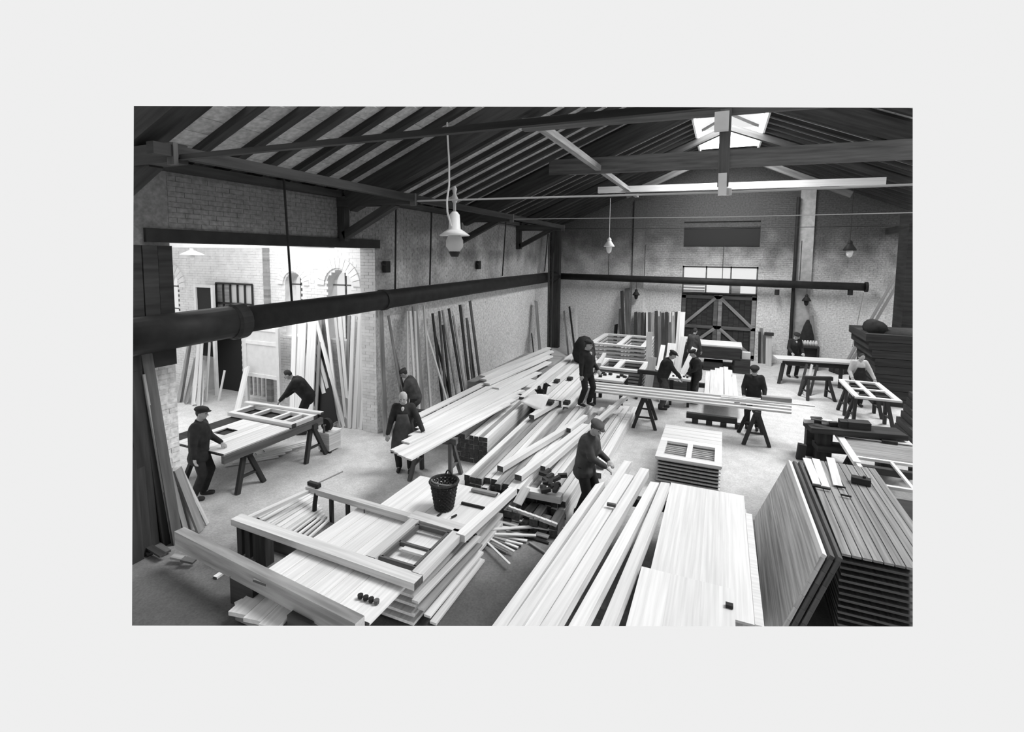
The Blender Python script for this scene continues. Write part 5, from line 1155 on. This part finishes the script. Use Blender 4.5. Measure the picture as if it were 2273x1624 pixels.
person('broad-backed man in dark smock bent at the middle long boards', (f7[0]-0.05, f7[1]+0.1), math.radians(-95), 1.70, lean=0.18, hands=((0.3, 0.25, 0.95), (0.3, -0.22, 0.95)), coat_len=0.1, head_nod=0.3)
f8 = at_foot(1468, 912)
person('capped man sawing, left of the pair at the small table', (-1.45, 14.5), math.radians(10), 1.76, lean=0.28, hands=((0.42, 0.1, 0.95), (0.45, -0.1, 0.9)), legs='cloth2', head_nod=0.3)
person('man in pale cap facing the sawing man at small table', (-0.62, 15.5), math.radians(195), 1.64, lean=0.12, hands=((0.3, 0.12, 0.95), (0.22, -0.15, 0.85)), apron='cloth', head_nod=0.3)
f10 = at_foot(1552, 818)
person('far man standing with his back turned at the dark gate table', (-0.95, 19.75), math.radians(60), 1.7, lean=0.08, hands=((0.1, 0.28, 0.85), (0.12, -0.28, 0.85)), coat='cloth2', cap=False)
person('far man in dark jacket behind the long work table', (2.55, 20.5), math.radians(-75), 1.72, lean=0.25, hands=((0.35, 0.18, 0.97), (0.35, -0.2, 0.97)), head_nod=0.2, collar=True)
person('man in white shirt sleeves and dark apron at the four-light frame', (3.85, 17.25), math.radians(-80), 1.68, lean=0.3, hands=((0.42, 0.3, 0.92), (0.3, -0.25, 0.92)), coat='shirt', legs='cloth', apron='cloth', cap=False, head_nod=0.35)


# ------------------------------------------------------------------ extent of the model
# The hall is modelled as far as the photograph shows it and no further: a section model, its floor,
# walls and roof sawn off (with closed ends) where the picture of them ends, open pale sky beyond.
CORN = [(297, 235), (2026, 239), (2026, 1390), (293, 1388)]
PL = []
for i in range(4):
    a, b_ = ray(*CORN[i]), ray(*CORN[(i+1) % 4]); n = a.cross(b_).normalized()
    if n.dot(_f) > 0: n = -n
    PL.append(n)
def trim_all():
    bpy.context.view_layer.update()
    kill = []
    for o in list(sc.objects):
        if o.type != 'MESH' or o in END: continue
        mw = o.matrix_world; bb = [mw @ V(c)-EYE for c in o.bound_box]
        need = []
        dead = False
        for n in PL:
            ds = [n.dot(b_) for b_ in bb]
            if min(ds) > 0: dead = True
            elif max(ds) > 1e-4: need.append(n)
        if dead: kill.append(o); continue
        if not need: continue
        bm = bmesh.new(); bm.from_mesh(o.data); inv = mw.inverted(); lo = inv @ EYE; r3 = mw.to_3x3().transposed()
        for n in need:
            ln = (r3 @ n).normalized()
            r_ = bmesh.ops.bisect_plane(bm, geom=bm.verts[:]+bm.edges[:]+bm.faces[:], dist=1e-5, plane_co=lo, plane_no=ln, clear_outer=True)
            ed = [e for e in r_['geom_cut'] if isinstance(e, bmesh.types.BMEdge)]
            if ed and len(bm.faces):
                try: bmesh.ops.holes_fill(bm, edges=[e for e in ed if e.is_boundary], sides=0)
                except Exception: pass
        if not bm.faces: bm.free(); kill.append(o); continue
        me = o.data.copy() if o.data.users > 1 else o.data
        bm.to_mesh(me); bm.free(); o.data = me
    for o in kill:
        if o.children: continue
        bpy.data.objects.remove(o, do_unlink=True)
    for o in list(sc.objects):
        if o.type == 'EMPTY' and not o.children: bpy.data.objects.remove(o, do_unlink=True)
trim_all()
for o in sc.objects:
    if '_w' in o: del o['_w']
